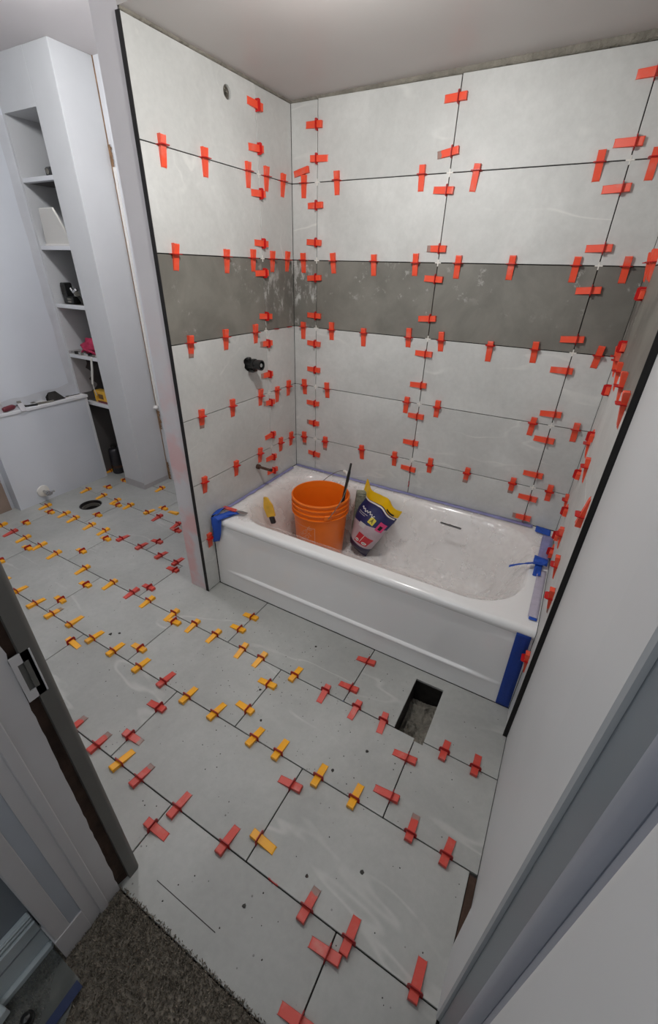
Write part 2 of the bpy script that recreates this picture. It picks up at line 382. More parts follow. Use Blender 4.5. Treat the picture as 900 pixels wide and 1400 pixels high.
for side, par, M, D in (('l', wl, MLEFT, DL), ('r', wr, MRIGHT, DR)):
    for r, (z0, z1) in enumerate(ROWS):
        m1 = 'tile_dark' if r == 3 else 'tile_light'; zz = (z1 - G) if z1 else (2.1235 if side == 'l' else 2.13); za = z0 + (G if r else 0)
        tile(par, M, rect(-0.253 + G, -0.0015, za, zz), 'tile_dark_smeared' if r == 3 else m1)
        holes = []
        if side == 'l' and r == 5: holes = [circ(-0.42, 2.06, 0.021)]
        if side == 'l' and r == 2: holes = [[(-0.405 + (0.034 + 0.006 * math.sin(5 * t + 1)) * math.cos(t), 1.098 + (0.032 + 0.006 * math.sin(3 * t)) * math.sin(t)) for t in [2 * PI * k / 24 for k in range(24)]]]
        if r == 0:
            tile(par, M, [(-D, LZ[6] + G), (-TY - 0.002, LZ[6] + G), (-TY - 0.002, za), (-0.253 - G, za), (-0.253 - G, zz), (-D, zz)], m1,
                 [circ(-0.39, 0.55, 0.011, 12)] if side == 'l' else [])
        else: tile(par, M, rect(-D, -0.253 - G, za, zz), m1, holes)
    tile(par, M, rect(-D, -TY - 0.002, 0.006, LZ[6] - G), 'tile_light')
# dark hollows behind the two round holes in the left wall tiles
q = MB(); q.lathe([(0.0, -0.02), (0.020, -0.02), (0.020, 0.0), (0.016, 0.0), (0.016, -0.015)], 20, Matrix.Translation((-0.008, -0.42, 2.06)) @ Matrix.Rotation(PI / 2, 4, 'Y'))
q.obj('pipe_collar', 'galvanised', wl, smooth=True)
q = MB(); q.lathe([(0.0, 0.0006), (0.0158, 0.0006)], 20, Matrix.Translation((-0.0082, -0.42, 2.06)) @ Matrix.Rotation(PI / 2, 4, 'Y')); q.obj('pipe_hollow', 'rough_mortar', wl)

# small white cross spacers left at the joint crossings
n_sp = 0
def spacer(M, u, v, wall, which):
    q = MB(); a = 0.013; t = 0.0022
    q.box(-a, a, -t, t, -0.002, 0.0012, M @ Matrix.Translation((u, v, 0))).box(-t, t, -a, a, -0.002, 0.0014, M @ Matrix.Translation((u, v, 0)))
    tag(q.obj('cross_spacer', 'white_plastic'), which, 'spacer', 'white cross spacers at the wall tile crossings')
HN = {1: 'below the top row of tiles', 2: 'above the dark band', 3: 'below the dark band', 4: 'second below the dark band', 5: 'nearest above the tub', 6: 'beside the tub front'}
for k, u in (('left', CA), ('middle', CB), ('right', CC)):
    for i in range(1, 6):
        spacer(MBACK, u, LZ[i], wb, 'white cross spacer on back wall, %s upright joint, joint %s' % (k, HN[i]))
for i in (1, 2, 3, 4, 5): spacer(MLEFT, -0.253, LZ[i], wl, 'white cross spacer on left tiled wall, joint %s' % HN[i])

# ------------------------------------------------------------------ floor tiles
fl = struct(bx('floor', 'joint_mortar', -2.25, 1.60, -1.92, 0.42, -0.06, -0.0095))
# open the sub-floor for the vent and the drain: the slab is rebuilt with holes
bpy.data.objects.remove(fl)
q = MB(); q.prism([rect(-2.25, 1.60, -1.914, 0.42), rect(1.146, 1.265, -1.092, -0.822), circ(-1.376, -0.599, 0.072, 32)], -0.06, -0.0095)
fl = struct(q.obj('floor', 'joint_mortar'))
YR = [0.40, -0.165, -0.470, -0.775, -1.079, -1.383, -1.690, -1.912]
MF = Matrix.Identity(4); FG = 0.0019
for r in range(7):
    y1, y0 = YR[r] - (FG if r != 3 else 0), YR[r + 1] + (FG if r < 6 else 0)
    X0 = 0.322 if r in (1, 3, 5) else 0.018
    xmax = -0.127 if r < 3 else (1.5265 if r < 5 else 1.505)
    xs = [X0 + 0.6065 * n for n in range(-5, 4)]
    xs = [-2.2] + [x for x in xs if -2.15 < x < xmax - 0.02] + [xmax]
    for i in range(len(xs) - 1):
        a = xs[i] + (FG if i else 0); b = xs[i + 1] - (FG if i < len(xs) - 2 else 0)
        y1 = (-0.7725 if b > 0.1 else -0.775 - FG) if r == 3 else YR[r] - FG
        if r == 3 and a < 1.147 < b:
            tile(fl, MF, [(a, y0), (1.147, y0), (1.147, -0.823), (1.264, -0.823), (1.264, y0), (b, y0), (b, y1), (a, y1)], 'tile_floor')
        elif r == 4 and a > 1.2:
            tile(fl, MF, [(a, y0), (b, y0), (b, y1), (1.264, y1), (1.264, -1.092), (a, -1.092)], 'tile_floor')
        elif r == 2 and a < -1.376 < b: tile(fl, MF, rect(a, b, y0, y1), 'tile_floor', [circ(-1.376, -0.599, 0.074, 36)])
        else: tile(fl, MF, rect(a, b, y0, y1), 'tile_floor')
bx('saw_cut', 'crumb', 0.74, 0.957, -1.8505, -1.8485, -0.0002, 0.0004, fl)
bx('floor_edge_strip', 'raw_wood', 1.507, 1.5275, -1.56, -1.39, -0.0094, -0.004, fl)
# crumbs of dried mortar (joined)
q = MB()
big = [(.988, -1.771, .007), (1.234, -1.543, .008), (.687, -.893, .007), (.608, -1.205, .007), (1.022, -1.336, .007), (-.179, -1.321, .010), (-.148, -1.297, .008), (.694, -1.313, .006), (1.097, -1.215, .007), (1.10, -1.63, .006)]
for i in range(420):
    x = random.uniform(-1.0, 1.5); y = random.uniform(-1.88, -0.8)
    if 1.13 < x < 1.28 and y > -1.11: continue
    if x < 0.66 and y < -1.83: continue
    if random.random() < 0.35: x = random.uniform(.2, 1.3); y = random.uniform(-1.4, -.85)
    if 1.13 < x < 1.28 and y > -1.11: continue
    big.append((x, y, random.choice((.0012, .0016, .002, .0026))))
for (x, y, r) in big:
    n = 6; ph = random.random() * 6
    ring = [(x + r * random.uniform(.6, 1.1) * math.cos(ph + 2 * PI * k / n), y + r * random.uniform(.6, 1.1) * math.sin(ph + 2 * PI * k / n), 0.0003) for k in range(n)]
    q.add(ring + [(x, y, min(r * 0.5, 0.003))], [(k, (k + 1) % n, n) for k in range(n)])
stuff(tag(q.obj('mortar_crumbs', 'crumb'), 'dark crumbs of dried mortar scattered over the grey floor tiles', 'debris'))

# ------------------------------------------------------------------ floor duct and drain
t = thing('floor_duct', 'open rectangular metal duct full of dust in floor before the tub', 'duct', (1.2055, -0.957, -0.13))
q = MB(); a, b, c_, d, h = -0.0575, 0.0575, -0.133, 0.133, 0.1185
for (x0, x1, y0, y1) in ((a - .0015, a, c_, d), (b, b + .0015, c_, d), (a, b, c_ - .0015, c_), (a, b, d, d + .0015)): q.box(x0, x1, y0, y1, 0, h)
q.obj('duct_wall', 'dark_iron', t)
MB().box(a, b, c_, d, -0.003, 0).obj('duct_bottom', 'galvanised', t)
def debris(u, v):
    x = a + .002 + u * .113; y = c_ + .002 + v * .258
    hh = 0.012 + 0.05 * max(0, noise.noise(Vector((x * 18, y * 18, 2)))) + 0.055 * (1 - v) * max(0, u - .1) + 0.01 * noise.noise(Vector((x * 70, y * 70, 5)))
    return (x, y, max(0.002, min(hh, 0.1)))
q = MB(); q.grid(debris, 24, 48); stuff(q.obj('duct_debris', 'rough_mortar', t))
t = thing('drain_flange', 'round ribbed drain pipe opening in floor by the low grey wall', 'drain', (-1.376, -0.599, -0.12))
MB().lathe([(0.0705, 0.12), (0.0705, 0.0), (0.0675, 0.0), (0.0675, 0.12)], 36, closed=True).obj('outer_sleeve', 'dark_iron', t, smooth=True)
for i, (r, zz, m) in enumerate(((0.058, 0.100, 'galvanised'), (0.048, 0.082, 'dark_iron'), (0.038, 0.062, 'galvanised'))):
    MB().lathe([(r + .006, zz), (r + .007, zz - .03), (r - .002, zz - .03), (r - .002, zz + .002)], 32, closed=True).obj('ring', m, t, smooth=True)
MB().lathe([(0.0, 0.0), (0.066, 0.0), (0.066, 0.004), (0.0, 0.004)], 32).obj('pipe_floor', 'black_plastic', t)

# ------------------------------------------------------------------ left part of the room
XB = -1.78
struct(bx('wall_far', 'paint_cool', XB - 0.12, XB, -2.0, -0.235, 0.0, 2.44))
wn = struct(MB().box(XB - 0.12, XB + 0.02, -0.235, 0.16, 0, 2.44).obj('wall_recess', 'paint_column'))
bx('recess_back', 'niche_shade_and_bare', XB + 0.02, -1.455, 0.10, 0.16, 0.0, 2.21, wn)
bx('recess_header', 'paint_column', XB + 0.02, -1.457, -0.235, 0.16, 2.21, 2.44, wn)
wc = struct(MB().box(-1.457, -1.243, -0.235, 0.30, 0.0, 2.44).obj('wall_column', 'paint_column', bevel=0.002))
q = MB(); q.box(-1.4585, -1.2415, -0.2365, -0.2352, 0.0, 0.055).box(-1.2428, -1.2415, -0.2352, -0.01, 0.0, 0.035); q.obj('mud_band', 'mud_patch', wc)
for i, z in enumerate((1.925, 1.587, 1.258, 0.94, 0.60)):
    sh = bx('shelf', 'niche_shade_and_bare', XB + 0.02, -1.457, -0.228 if i < 4 else -0.20, 0.10, z - 0.022, z - 0.0005, wn)
    bx('shelf_edge', 'paint_white', XB + 0.02, -1.457, (-0.228 if i < 4 else -0.20) - 0.006, -0.200 if i < 4 else -0.175, z - 0.0225, z, sh, bevel=0.0015)
# corner bead plaster on the far wall beside the recess and unpainted strip over the ledge
MB().grid(lambda u, v: (XB + 0.0006, -0.235 - u * (0.055 + 0.01 * noise.noise(Vector((v * 9, 1, 1)))), 0.665 + v * 1.54), 2, 40).obj('plaster_strip', 'plaster_light', bpy.data.objects['wall_far'], fix=False)
MB().grid(lambda u, v: (XB + 0.0009, -0.24 - u * 0.9, 0.662 + v * (0.075 - 0.05 * u + 0.012 * noise.noise(Vector((u * 9, 1, 4))))), 40, 2).obj('plaster_strip', 'plaster_light', bpy.data.objects['wall_far'], fix=False)
bx('unpainted_side', 'niche_shade_and_bare', XB + 0.0198, XB + 0.0206, -0.233, 0.10, 0.0, 0.918, wn)
def spl(u, v):   # plaster daubs on the recess side wall above the low wall
    return (XB + 0.0214, -0.235 + u * (0.09 + 0.07 * abs(math.sin(v * 11)) * (1 - v)), 0.66 + v * 0.30)
MB().grid(spl, 3, 30).obj('plaster_daub', 'mud_patch', wn, fix=False)
# low wall with a ledge
lw = struct(bx('wall_low', 'paint_cool', XB, -1.70, -0.90, -0.228, 0.0, 0.640))
bx('ledge_cap', 'paint_white', XB, -1.690, -0.91, -0.222, 0.640, 0.660, lw, bevel=0.002)
bx('corner_bead', 'paint_white', -1.7005, -1.698, -0.245, -0.2275, 0.0, 0.640, lw)
# back wall of the left room (mostly hidden) and the torn corner against the column
wf = struct(bx('wall_rear', 'paint_white', -1.243, -0.124, 0.004, 0.12, 0.0, 2.44))
bx('corner_stud', 'raw_lath', -1.2428, -1.2392, -0.001, 0.006, 0.0, 2.44, wf)
q = MB()
for (z0, z1) in ((1.93, 2.08), (0.42, 0.56), (0.0, 0.15)):
    q.grid(lambda u, v: (-1.2425 + u * (0.026 + 0.014 * noise.noise(Vector((v * 14, z0, 0)))), -0.0022 - 0.003 * abs(noise.noise(Vector((u * 9, v * 30, z0)))), z0 + v * (z1 - z0)), 4, 30)
q.obj('torn_plaster', 'raw_lath', wf)
bx('bead_strip', 'print_white', -1.231, -1.214, -0.004, 0.004, 0.60, 1.98, wf)
MB().lathe([(0, -.02), (.014, -.012), (.02, 0), (.012, .014), (0, .018)], 12, Matrix.Translation((-1.235, -0.008, 0.585))).obj('filler_lump', 'print_white', wf, smooth=True)
struct(bx('trim_3', 'casing_left', -2.1, XB - .0, -0.905, -0.900, 0.0, 0.0001)) if False else None
t = bx('brown_board', 'cardboard', -1.776, -1.764, -1.30, -0.925, 0.0, 0.205, bevel=0.001); tag(t, 'brown board standing on the floor left of the low wall', 'board')
struct(bx('trim_4', 'mud_patch', XB, XB + 0.003, -1.9, -0.92, 0.205, 0.222))

# ------------------------------------------------------------------ doorway, hall
w1 = struct(MB().box(-2.2, 0.640, -1.97, -1.862, 0, 2.44).obj('wall_front', 'paint_white'))
def roundpost(x, y, r, n=12):   # grey drywall return with a rounded nose
    return [(x - .03, y - .034)] + [(x, y - .034)] + [(x - r + r * math.cos(a), y - r + r * math.sin(a)) for a in [k * PI / 2 / n for k in range(n + 1)]] + [(x - .03, y)]
q = MB(); q.prism([roundpost(0.671, -1.850, 0.012)], 0.0, 2.10); q.obj('wall_return', 'corner_grey', w1, smooth=True)
def gap(u, v):
    z = v * 2.1; return (0.652 + 0.008 * u + 0.004 * noise.noise(Vector((z * 9, u * 4, 0))), -1.918 + u * 0.036, z)
MB().grid(gap, 4, 90).obj('exposed_stud', 'raw_wood', w1, fix=False)
q = MB()
ragged = [(-1.914 + 0.0035 * noise.noise(Vector((z * .1 * 9, 5, 0))) + 0.0022 * noise.noise(Vector((z * 3.1, 1, 0))), z * 0.021) for z in range(100)]
ragged = [(y + 0.014 * min(1, z / 1.0), z) for y, z in ragged]
q.prism([[(-2.0, 0.0)] + ragged + [(-2.0, 2.08)]], -0.022, 0.0, Matrix.Translation((0.667, 0, 0)) @ MLEFT)
dj = struct(q.obj('door_1', 'casing_left'))
bx('jamb_stop', 'casing_left', 0.640, 0.6705, -1.972, -1.950, 0.0, 2.08, dj, bevel=0.002)
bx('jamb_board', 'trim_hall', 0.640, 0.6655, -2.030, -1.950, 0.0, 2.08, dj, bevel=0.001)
bx('casing', 'casing_left', 0.600, 0.6670, -2.066, -2.028, 0.0, 2.12, dj, bevel=0.003)
bx('casing_foot', 'casing_left', 0.602, 0.6690, -2.069, -2.000, 0.0, 0.10, dj, bevel=0.001)
# strike plate frame
t = thing('strike_plate', 'paint-covered metal strike plate standing off the left door jamb', 'strike plate', (0.668, -1.885, 0.80))
q = MB(); q.prism([rect(-0.017, 0.017, 0, 0.112), rect(-0.009, 0.009, 0.022, 0.090)], 0, 0.003, MLEFT); q.obj('plate', 'casing_left', t)
q = MB(); q.box(-0.002, 0.004, 0.015, 0.018, 0.0, 0.112); q.obj('lip', 'casing_left', t, bevel=0.001)
MB().box(-0.006, -0.0005, -0.0165, 0.0165, 0.004, 0.108).obj('mortice', 'corner_grey', t)
# hall
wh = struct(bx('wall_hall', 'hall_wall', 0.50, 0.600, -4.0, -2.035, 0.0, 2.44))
bb = struct(MB().box(0.600, 0.612, -4.0, -2.069, 0.004, 0.185).obj('baseboard_left', 'baseboard_paint', bevel=0.002))
for z in (0.150, 0.166, 0.178): bx('moulding', 'baseboard_paint', 0.612, 0.617 + (z < .16) * .003, -4.0, -2.069, z, z + 0.007, bb, bevel=0.002)
bx('quarter_round', 'baseboard_paint', 0.612, 0.626, -4.0, -2.069, 0.003, 0.030, bb, bevel=0.005)
bx('groove', 'hall_wall', 0.612, 0.6135, -4.0, -2.069, 0.095, 0.1, bb)
struct(bx('wall_hall_right', 'paint_right', 1.62, 1.72, -4.0, -2.3, 0, 2.44)); struct(bx('wall_hall_end', 'paint_white', 0.5, 1.72, -4.1, -4.0, 0, 2.44))
struct(bx('ceiling_hall', 'paint_ceiling', 0.45, 1.75, -4.05, -2.0, 2.44, 2.5))
struct(bx('wall_header', 'paint_white', 0.60, 1.62, -1.97, -1.862, 2.10, 2.44))
# right door jamb: wall end, rebate, stop, casing
dr = struct(bx('door_2', 'paint_right', 1.502, 1.60, -1.705, -1.567, -0.005, 2.44, bevel=0.004))
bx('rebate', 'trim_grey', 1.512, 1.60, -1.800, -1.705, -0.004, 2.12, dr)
q = MB(); q.prism([[(1.512, -1.775), (1.506, -1.787), (1.503, -1.800), (1.505, -1.812), (1.512, -1.822), (1.6, -1.822), (1.6, -1.775)]], -0.004, 2.12)
q.obj('stop_bead', 'trim_blue', dr, smooth=True)
bx('rebate', 'trim_blue', 1.513, 1.60, -1.852, -1.822, -0.004, 2.12, dr)
q = MB(); q.prism([[(1.62, -1.852)] + [(1.508 - .012 * math.sin(a), -1.852 - .02 * (1 - math.cos(a))) for a in [k * PI / 16 for k in range(9)]] + [(1.488, -2.25), (1.62, -2.25)]], -0.004, 2.12)
q.obj('casing', 'paint_right', dr, smooth=True)
# carpet
cp = struct(bx('floor_hall', 'carpet_base', 0.50, 1.75, -4.0, -1.916, -0.03, -0.001))
q = MB(); rnd = random.Random(3)
for i in range(26000):
    x = rnd.uniform(0.60, 1.45); y = -1.905 - abs(rnd.gauss(0, 1)) * 0.13 if rnd.random() < 0.4 else rnd.uniform(-2.3, -1.908)
    if y < -2.32: continue
    if y > -1.912 and x < 0.66: continue
    h = rnd.uniform(0.004, 0.011); a = rnd.uniform(0, 6.28); w_ = 0.0013; l = rnd.uniform(0, 0.006); dx, dy = math.cos(a), math.sin(a); e = rnd.uniform(0, 6.28)
    lx, ly = l * math.cos(e), l * math.sin(e)
    q.add([(x - dx * w_, y - dy * w_, -0.001), (x + dx * w_, y + dy * w_, -0.001), (x + dx * w_ * .5 + lx, y + dy * w_ * .5 + ly, h), (x - dx * w_ * .5 + lx, y - dy * w_ * .5 + ly, h)], [(0, 1, 2, 3)])
stuff(tag(q.obj('carpet_pile', 'carpet_pile', fix=False), 'dark grey-brown carpet with a frayed cut edge at the doorway', 'carpet'))

# ------------------------------------------------------------------ bathtub
def sstep(t): t = max(0.0, min(1.0, t)); return t * t * (3 - 2 * t)
BX0, BX1, BY0, BY1, BR = 0.070, 1.428, -0.692, -0.072, 0.20
def inside(x, y):
    cx, cy = (BX0 + BX1) / 2, (BY0 + BY1) / 2; hx, hy = (BX1 - BX0) / 2, (BY1 - BY0) / 2
    dx, dy = abs(x - cx) - (hx - BR), abs(y - cy) - (hy - BR)
    return -(math.hypot(max(dx, 0), max(dy, 0)) + min(max(dx, dy), 0) - BR)
def tubz(x, y):
    d = inside(x, y)
    if d < -0.02: return RIM
    slope = 0.100 + 0.035 * sstep((0.5 - x) / 0.4) * sstep(1 - abs(y + .4) * 3)
    t = (d + 0.02) / (slope + 0.02)
    return RIM - 0.342 * sstep(t) - 0.004 * sstep(d / 0.3)
tub = thing('bathtub', 'white alcove bathtub with a smooth front apron under the grey tiled walls', 'bathtub', (0, 0, 0))
X0, X1, Y0, Y1 = 0.0015, WX - 0.0015, -TY, -0.0012
NX, NY = 150, 80
def topfn(u, v):
    x = X0 + u * (X1 - X0); vv = v
    y = Y0 + vv * (Y1 - Y0); z = tubz(x, y); e = y - Y0
    if e < 0.022: z = RIM - 0.022 + math.sqrt(max(0, 0.022 ** 2 - (0.022 - e) ** 2))
    return (x, y, z)
q = MB(); q.grid(lambda u, v: topfn(u, v ** 1.35), NX, NY)
def lip(u, v):   # rolled front lip down to the apron
    x = X0 + u * (X1 - X0); a = v * PI / 2
    return (x, Y0 + 0.010 * (1 - math.cos(a)) * (1 if v > 0 else 0), RIM - 0.022 - 0.022 * v)
q.grid(lip, NX, 6)
q.obj('rim_and_basin', 'tub_white', tub, smooth=True, weld=True)
def apron(u, v):
    x = X0 + u * (X1 - X0); z = (RIM - 0.044) * v
    fade = sstep((x - 0.05) / 0.16) * sstep((WX - 0.02 - x) / 0.2)
    up = sstep((z - 0.103) / 0.010)
    near = sstep((z - 0.33) / 0.05)
    y = Y0 + 0.010 * near * 1.0 + (1 - near) * (0.002 + 0.008 * up * fade) - 0.0035 * math.exp(-((z - 0.100) / 0.007) ** 2) * fade
    return (x, y, z + 0.0015)
q = MB(); q.grid(apron, 60, 90); q.obj('apron', 'tub_white', tub, smooth=True)
# plastic film over the tub
def filmz(x, y):
    d = inside(x, y)
    z = RIM + 0.0035 - 0.318 * sstep((d + 0.012) / (0.19 + 0.06 * sstep((0.55 - x) / .4)))
    k = sstep((d + 0.01) / 0.10)
    p = Vector((x * 5, y * 5, 1.3)); wv = abs(noise.noise(p * 2.2)) * 0.022 + abs(noise.noise(p * 5.1)) * 0.010 + noise.noise(p * 11) * 0.003
    near = math.exp(-((x - 0.36) ** 2 + (y + 0.29) ** 2) / 0.045) + math.exp(-((x - 0.58) ** 2 + (y + 0.2) ** 2) / 0.02)
    z += wv * k * max(0, 1 - near) + (0.0025 + 0.0012 * noise.noise(p * 8)) * (1 - k)
    # bunched folds at the right half
    z += k * 0.05 * math.exp(-((x - 1.0) ** 2) / 0.10) * (0.5 + 0.5 * math.sin(x * 26 + y * 9 + 2 * noise.noise(p)))*0.5
    press = sstep((0.215 - math.hypot(x - 0.362, y + 0.310)) / 0.05); press = max(press, sstep((0.16 - math.hypot(x - 0.60, y + 0.25)) / 0.05), sstep((0.12 - math.hypot(x - 0.54, y + 0.12)) / 0.04))
    z = z * (1 - press) + (tubz(x, y) + 0.002) * press
    return max(z, tubz(x, y) + 0.0018)
def fpt(u, v):
    x = 0.008 + u * 1.486; y = -0.735 + v * 0.728
    return (x, y, filmz(x, y))
def fkeep(u, v):
    x = 0.008 + u * 1.486; y = -0.735 + v * 0.728; n = 0.014 * noise.noise(Vector((x * 7, y * 7, 4)))
    front = -0.700 + n if x > 0.25 else -0.705 + 0.02 * math.sin(x * 30) + n
    if x > 1.28: front += (x - 1.28) ** 2 * 6
    if y < front: return False
    if inside(x, y) > 0.0: return True
    return not (x > 1.40 and y < -0.36)
q = MB(); q.grid(fpt, 190, 100, fkeep)
tag(q.obj('plastic_sheet', 'plastic_film', smooth=True), 'crumpled translucent plastic sheet lining the bathtub and its ledges', 'plastic sheet')

# ------------------------------------------------------------------ tape
def ribbon(name, m, label, fn, nu, nv, group=None):
    q = MB(); q.grid(fn, nu, nv); o = q.obj(name, m, fix=False, smooth=True)
    sd = o.modifiers.new('thickness', 'SOLIDIFY'); sd.thickness = 0.0006; sd.offset = 0
    return tag(o, label, 'tape')
nz = lambda a, b, c: noise.noise(Vector((a, b, c)))
ribbon('masking_tape', 'film_blue_tape', 'blue tape under plastic along the back ledge of the tub',
       lambda u, v: (0.01 + u * 1.40, -0.0035 - v * (0.022 + 0.010 * u + 0.004 * nz(u * 14, 1, 2)), RIM + 0.0085 + 0.0012 * nz(u * 30, v, 3)), 90, 3)
ribbon('masking_tape', 'film_blue_tape', 'blue tape under plastic along the tub ledge at the left wall',
       lambda u, v: (0.0035 + v * (0.020 + 0.004 * nz(u * 14, 1, 2)), -0.66 + u * 0.60, RIM + 0.0085 + 0.0015 * nz(u * 20, v, 7)), 50, 3)
ribbon('masking_tape', 'blue_tape', 'bright blue tape in the back right corner of the tub ledge',
       lambda u, v: (1.425 + v * 0.068, -0.006 - u * 0.062 - 0.01 * v, RIM + 0.0105 + 0.002 * nz(u * 5, v * 5, 1)), 8, 8)
ribbon('masking_tape', 'film_blue_tape', 'violet-looking tape under plastic at the back of the right tub ledge',
       lambda u, v: (1.462 + v * 0.046, -0.075 - u * 0.235, RIM + 0.0095 + 0.001 * nz(u * 5, v * 5, 8)), 16, 3)
ribbon('masking_tape', 'film_pale_tape', 'pale lilac tape on the right tub ledge in front of the blue knot',
       lambda u, v: (1.474 + v * 0.034, -0.375 - u * 0.325, RIM + 0.004 + 0.0008 * nz(u * 5, v * 5, 9)), 16, 3)
ribbon('masking_tape', 'blue_tape', 'scrap of purple-blue tape at the front right corner of tub ledge',
       lambda u, v: (1.478 + v * 0.028, -0.700 - u * 0.016, RIM + 0.0055), 4, 4)
ribbon('masking_tape', 'blue_tape_deep', 'long dark blue tape strip upright at the right end of tub apron',
       lambda u, v: (1.462 + v * 0.0495 - 0.008 * u, -TY - 0.0015 - 0.001 * nz(u * 6, v * 3, 2), 0.004 + u * 0.388), 30, 3)
t = thing('torn_tape', 'torn blue tape knot twisted across right end of the basin', 'tape', (1.468, -0.335, RIM + 0.012))
q = MB()
q.grid(lambda u, v: (0.03 - u * 0.135, -0.012 - u * 0.070 + (v - .5) * (0.034 - 0.012 * u) , 0.010 + 0.010 * math.sin(u * 3) * (1 - v) - 0.02 * u * u + 0.004 * nz(u * 9, v * 3, 0)), 18, 5)
q.grid(lambda u, v: (0.005 + (v - .5) * 0.03, -0.02 - u * 0.075, 0.006 + 0.007 * math.sin(v * 3 + u * 4) - .01 * u), 10, 5)
q.grid(lambda u, v: (-0.02 + u * 0.055, 0.045 - v * 0.06 - u * .01, 0.004 + 0.012 * math.sin(v * 3)), 6, 6)
o = q.obj('tape_tangle', 'blue_tape', t, fix=False, smooth=True); sd = o.modifiers.new('thickness', 'SOLIDIFY'); sd.thickness = 0.0006
# left: tape folded over the front corner and hanging
t = thing('hanging_tape', 'loose blue tape hanging over the front left corner of the tub', 'tape', (0.0, -TY, RIM))
def hang(u, v):
    s_ = u * 0.235
    if s_ < 0.10: p = (0.018 + v * 0.05 + 0.035 * (1 - s_ / .1), 0.085 - s_, 0.012 + 0.006 * math.sin(v * 6))
    else:
        k = s_ - 0.10; p = (0.006 + v * (0.062 - 0.22 * k) + 0.01 * math.sin(k * 20), -0.012 - 0.01 * math.sin(v * 5) - 0.006 * min(1, k * 30), 0.008 - k)
    return p
q = MB(); q.grid(hang, 40, 10)
q.grid(lambda u, v: (0.004 + v * 0.03, -0.004 + u * .09 + v * .02, 0.010 + 0.012 * math.sin(u * 3) + .01 * v), 10, 4)
q.grid(lambda u, v: (0.045 + u * 0.06 + v * .01, 0.05 + u * .05 - v * .02, 0.014 + .004 * math.sin(v * 4)), 8, 4)
o = q.obj('tape_strip', 'blue_tape', t, fix=False, smooth=True); sd = o.modifiers.new('thickness', 'SOLIDIFY'); sd.thickness = 0.0006
# putty knife on the ledge
t = thing('putty_knife', 'small putty knife with red handle on the front left tub ledge', 'putty knife', (0.035, -0.695, RIM + 0.018), (0.02, 0.03, 0.12))
MB().box(-0.02, 0.058, -0.011, 0.011, 0.0, 0.012).obj('handle', 'wedge_red', t, bevel=0.004)
q = MB(); q.prism([[(0.058, -0.005), (0.08, -0.014), (0.118, -0.011), (0.118, 0.011), (0.08, 0.014), (0.058, 0.005)]], 0.004, 0.0055); q.obj('blade', 'chrome', t)
# yellow float in the basin and dark strip stuck on the slope
t = thing('yellow_scraper', 'yellow scraper leaning on the left slope of the basin, left of bucket', 'scraper', (0.165, -0.500, filmz(0.165, -0.500) + 0.045), (-0.12, -0.35, 0.25))
q = MB(); q.prism([[(-0.024, -0.01), (0.024, -0.01), (0.030, 0.05), (0.014, 0.100), (-0.006, 0.106), (-0.026, 0.05)]], 0, 0.010, Matrix.Rotation(PI / 2, 4, 'X')); q.obj('blade', 'yellow_tool', t, bevel=0.001)
MB().box(-0.014, 0.014, -0.014, 0.004, -0.050, -0.008).obj('handle', 'dark_glossy', t, bevel=0.004)
t = thing('dark_strip', 'thin dark plastic strip lying on the sheet at the back of the tub', 'strip', (0.995, -0.180, 0.395), (0.0, 0.02, -0.02))
MB().box(0, 0.108, -0.006, 0.006, 0, 0.005).obj('strip_body', 'dark_glossy', t, bevel=0.001)
MB().box(0.004, 0.104, -0.002, 0.002, 0.005, 0.0062).obj('raised_line', 'dark_iron', t)

# ------------------------------------------------------------------ bucket
BC = Vector((0.362, -0.310, 0.0760))
bk = thing('bucket', 'orange plastic bucket standing in the tub with raised wire handle', 'bucket', BC)
outer = [(0.0, 0.0), (0.126, 0.0), (0.130, 0.006), (0.1475, 0.268)]
ribs = []
for z in (0.278, 0.306, 0.335): ribs += [(0.148, z), (0.158, z + 0.001), (0.1595, z + 0.004), (0.1585, z + 0.0075), (0.150, z + 0.009)]
prof = outer + ribs + [(0.152, 0.358), (0.158, 0.361), (0.160, 0.367), (0.157, 0.373), (0.152, 0.373), (0.150, 0.366), (0.144, 0.25), (0.1255, 0.008), (0.0, 0.006)]
MB().lathe(prof, 64).obj('bucket_body', 'bucket_orange', bk, smooth=True)
U = Vector((0.697, -0.717, 0)); Pp = Vector((0.717, 0.697, 0))
cz = 0.305; th = math.radians(50)
MB().box(-0.019, 0.019, -0.006, 0.007, -0.014, 0.014, Matrix.Translation(U * 0.157 + Vector((0, 0, cz))) @ Matrix.Rotation(math.atan2(U.y, U.x) + PI / 2, 4, 'Z')).obj('handle_lug', 'bucket_orange', bk, bevel=0.003)
MB().box(-0.019, 0.019, -0.006, 0.007, -0.014, 0.014, Matrix.Translation(U * -0.157 + Vector((0, 0, cz))) @ Matrix.Rotation(math.atan2(U.y, U.x) + PI / 2, 4, 'Z')).obj('handle_lug', 'bucket_orange', bk, bevel=0.003)
def bail(a): return Vector((0, 0, cz)) + U * 0.167 * math.cos(a) + (Pp * math.cos(th) + Vector((0, 0, 1)) * math.sin(th)) * 0.225 * math.sin(a)
hw = MB().tube([bail(PI * k / 40) for k in range(41)], 0.0021, 8).obj('wire_handle', 'galvanised', bk, smooth=True)
MB().tube([bail(PI * k / 40) for k in range(18, 24)], 0.0085, 10).obj('grip', 'white_plastic', hw, smooth=True)
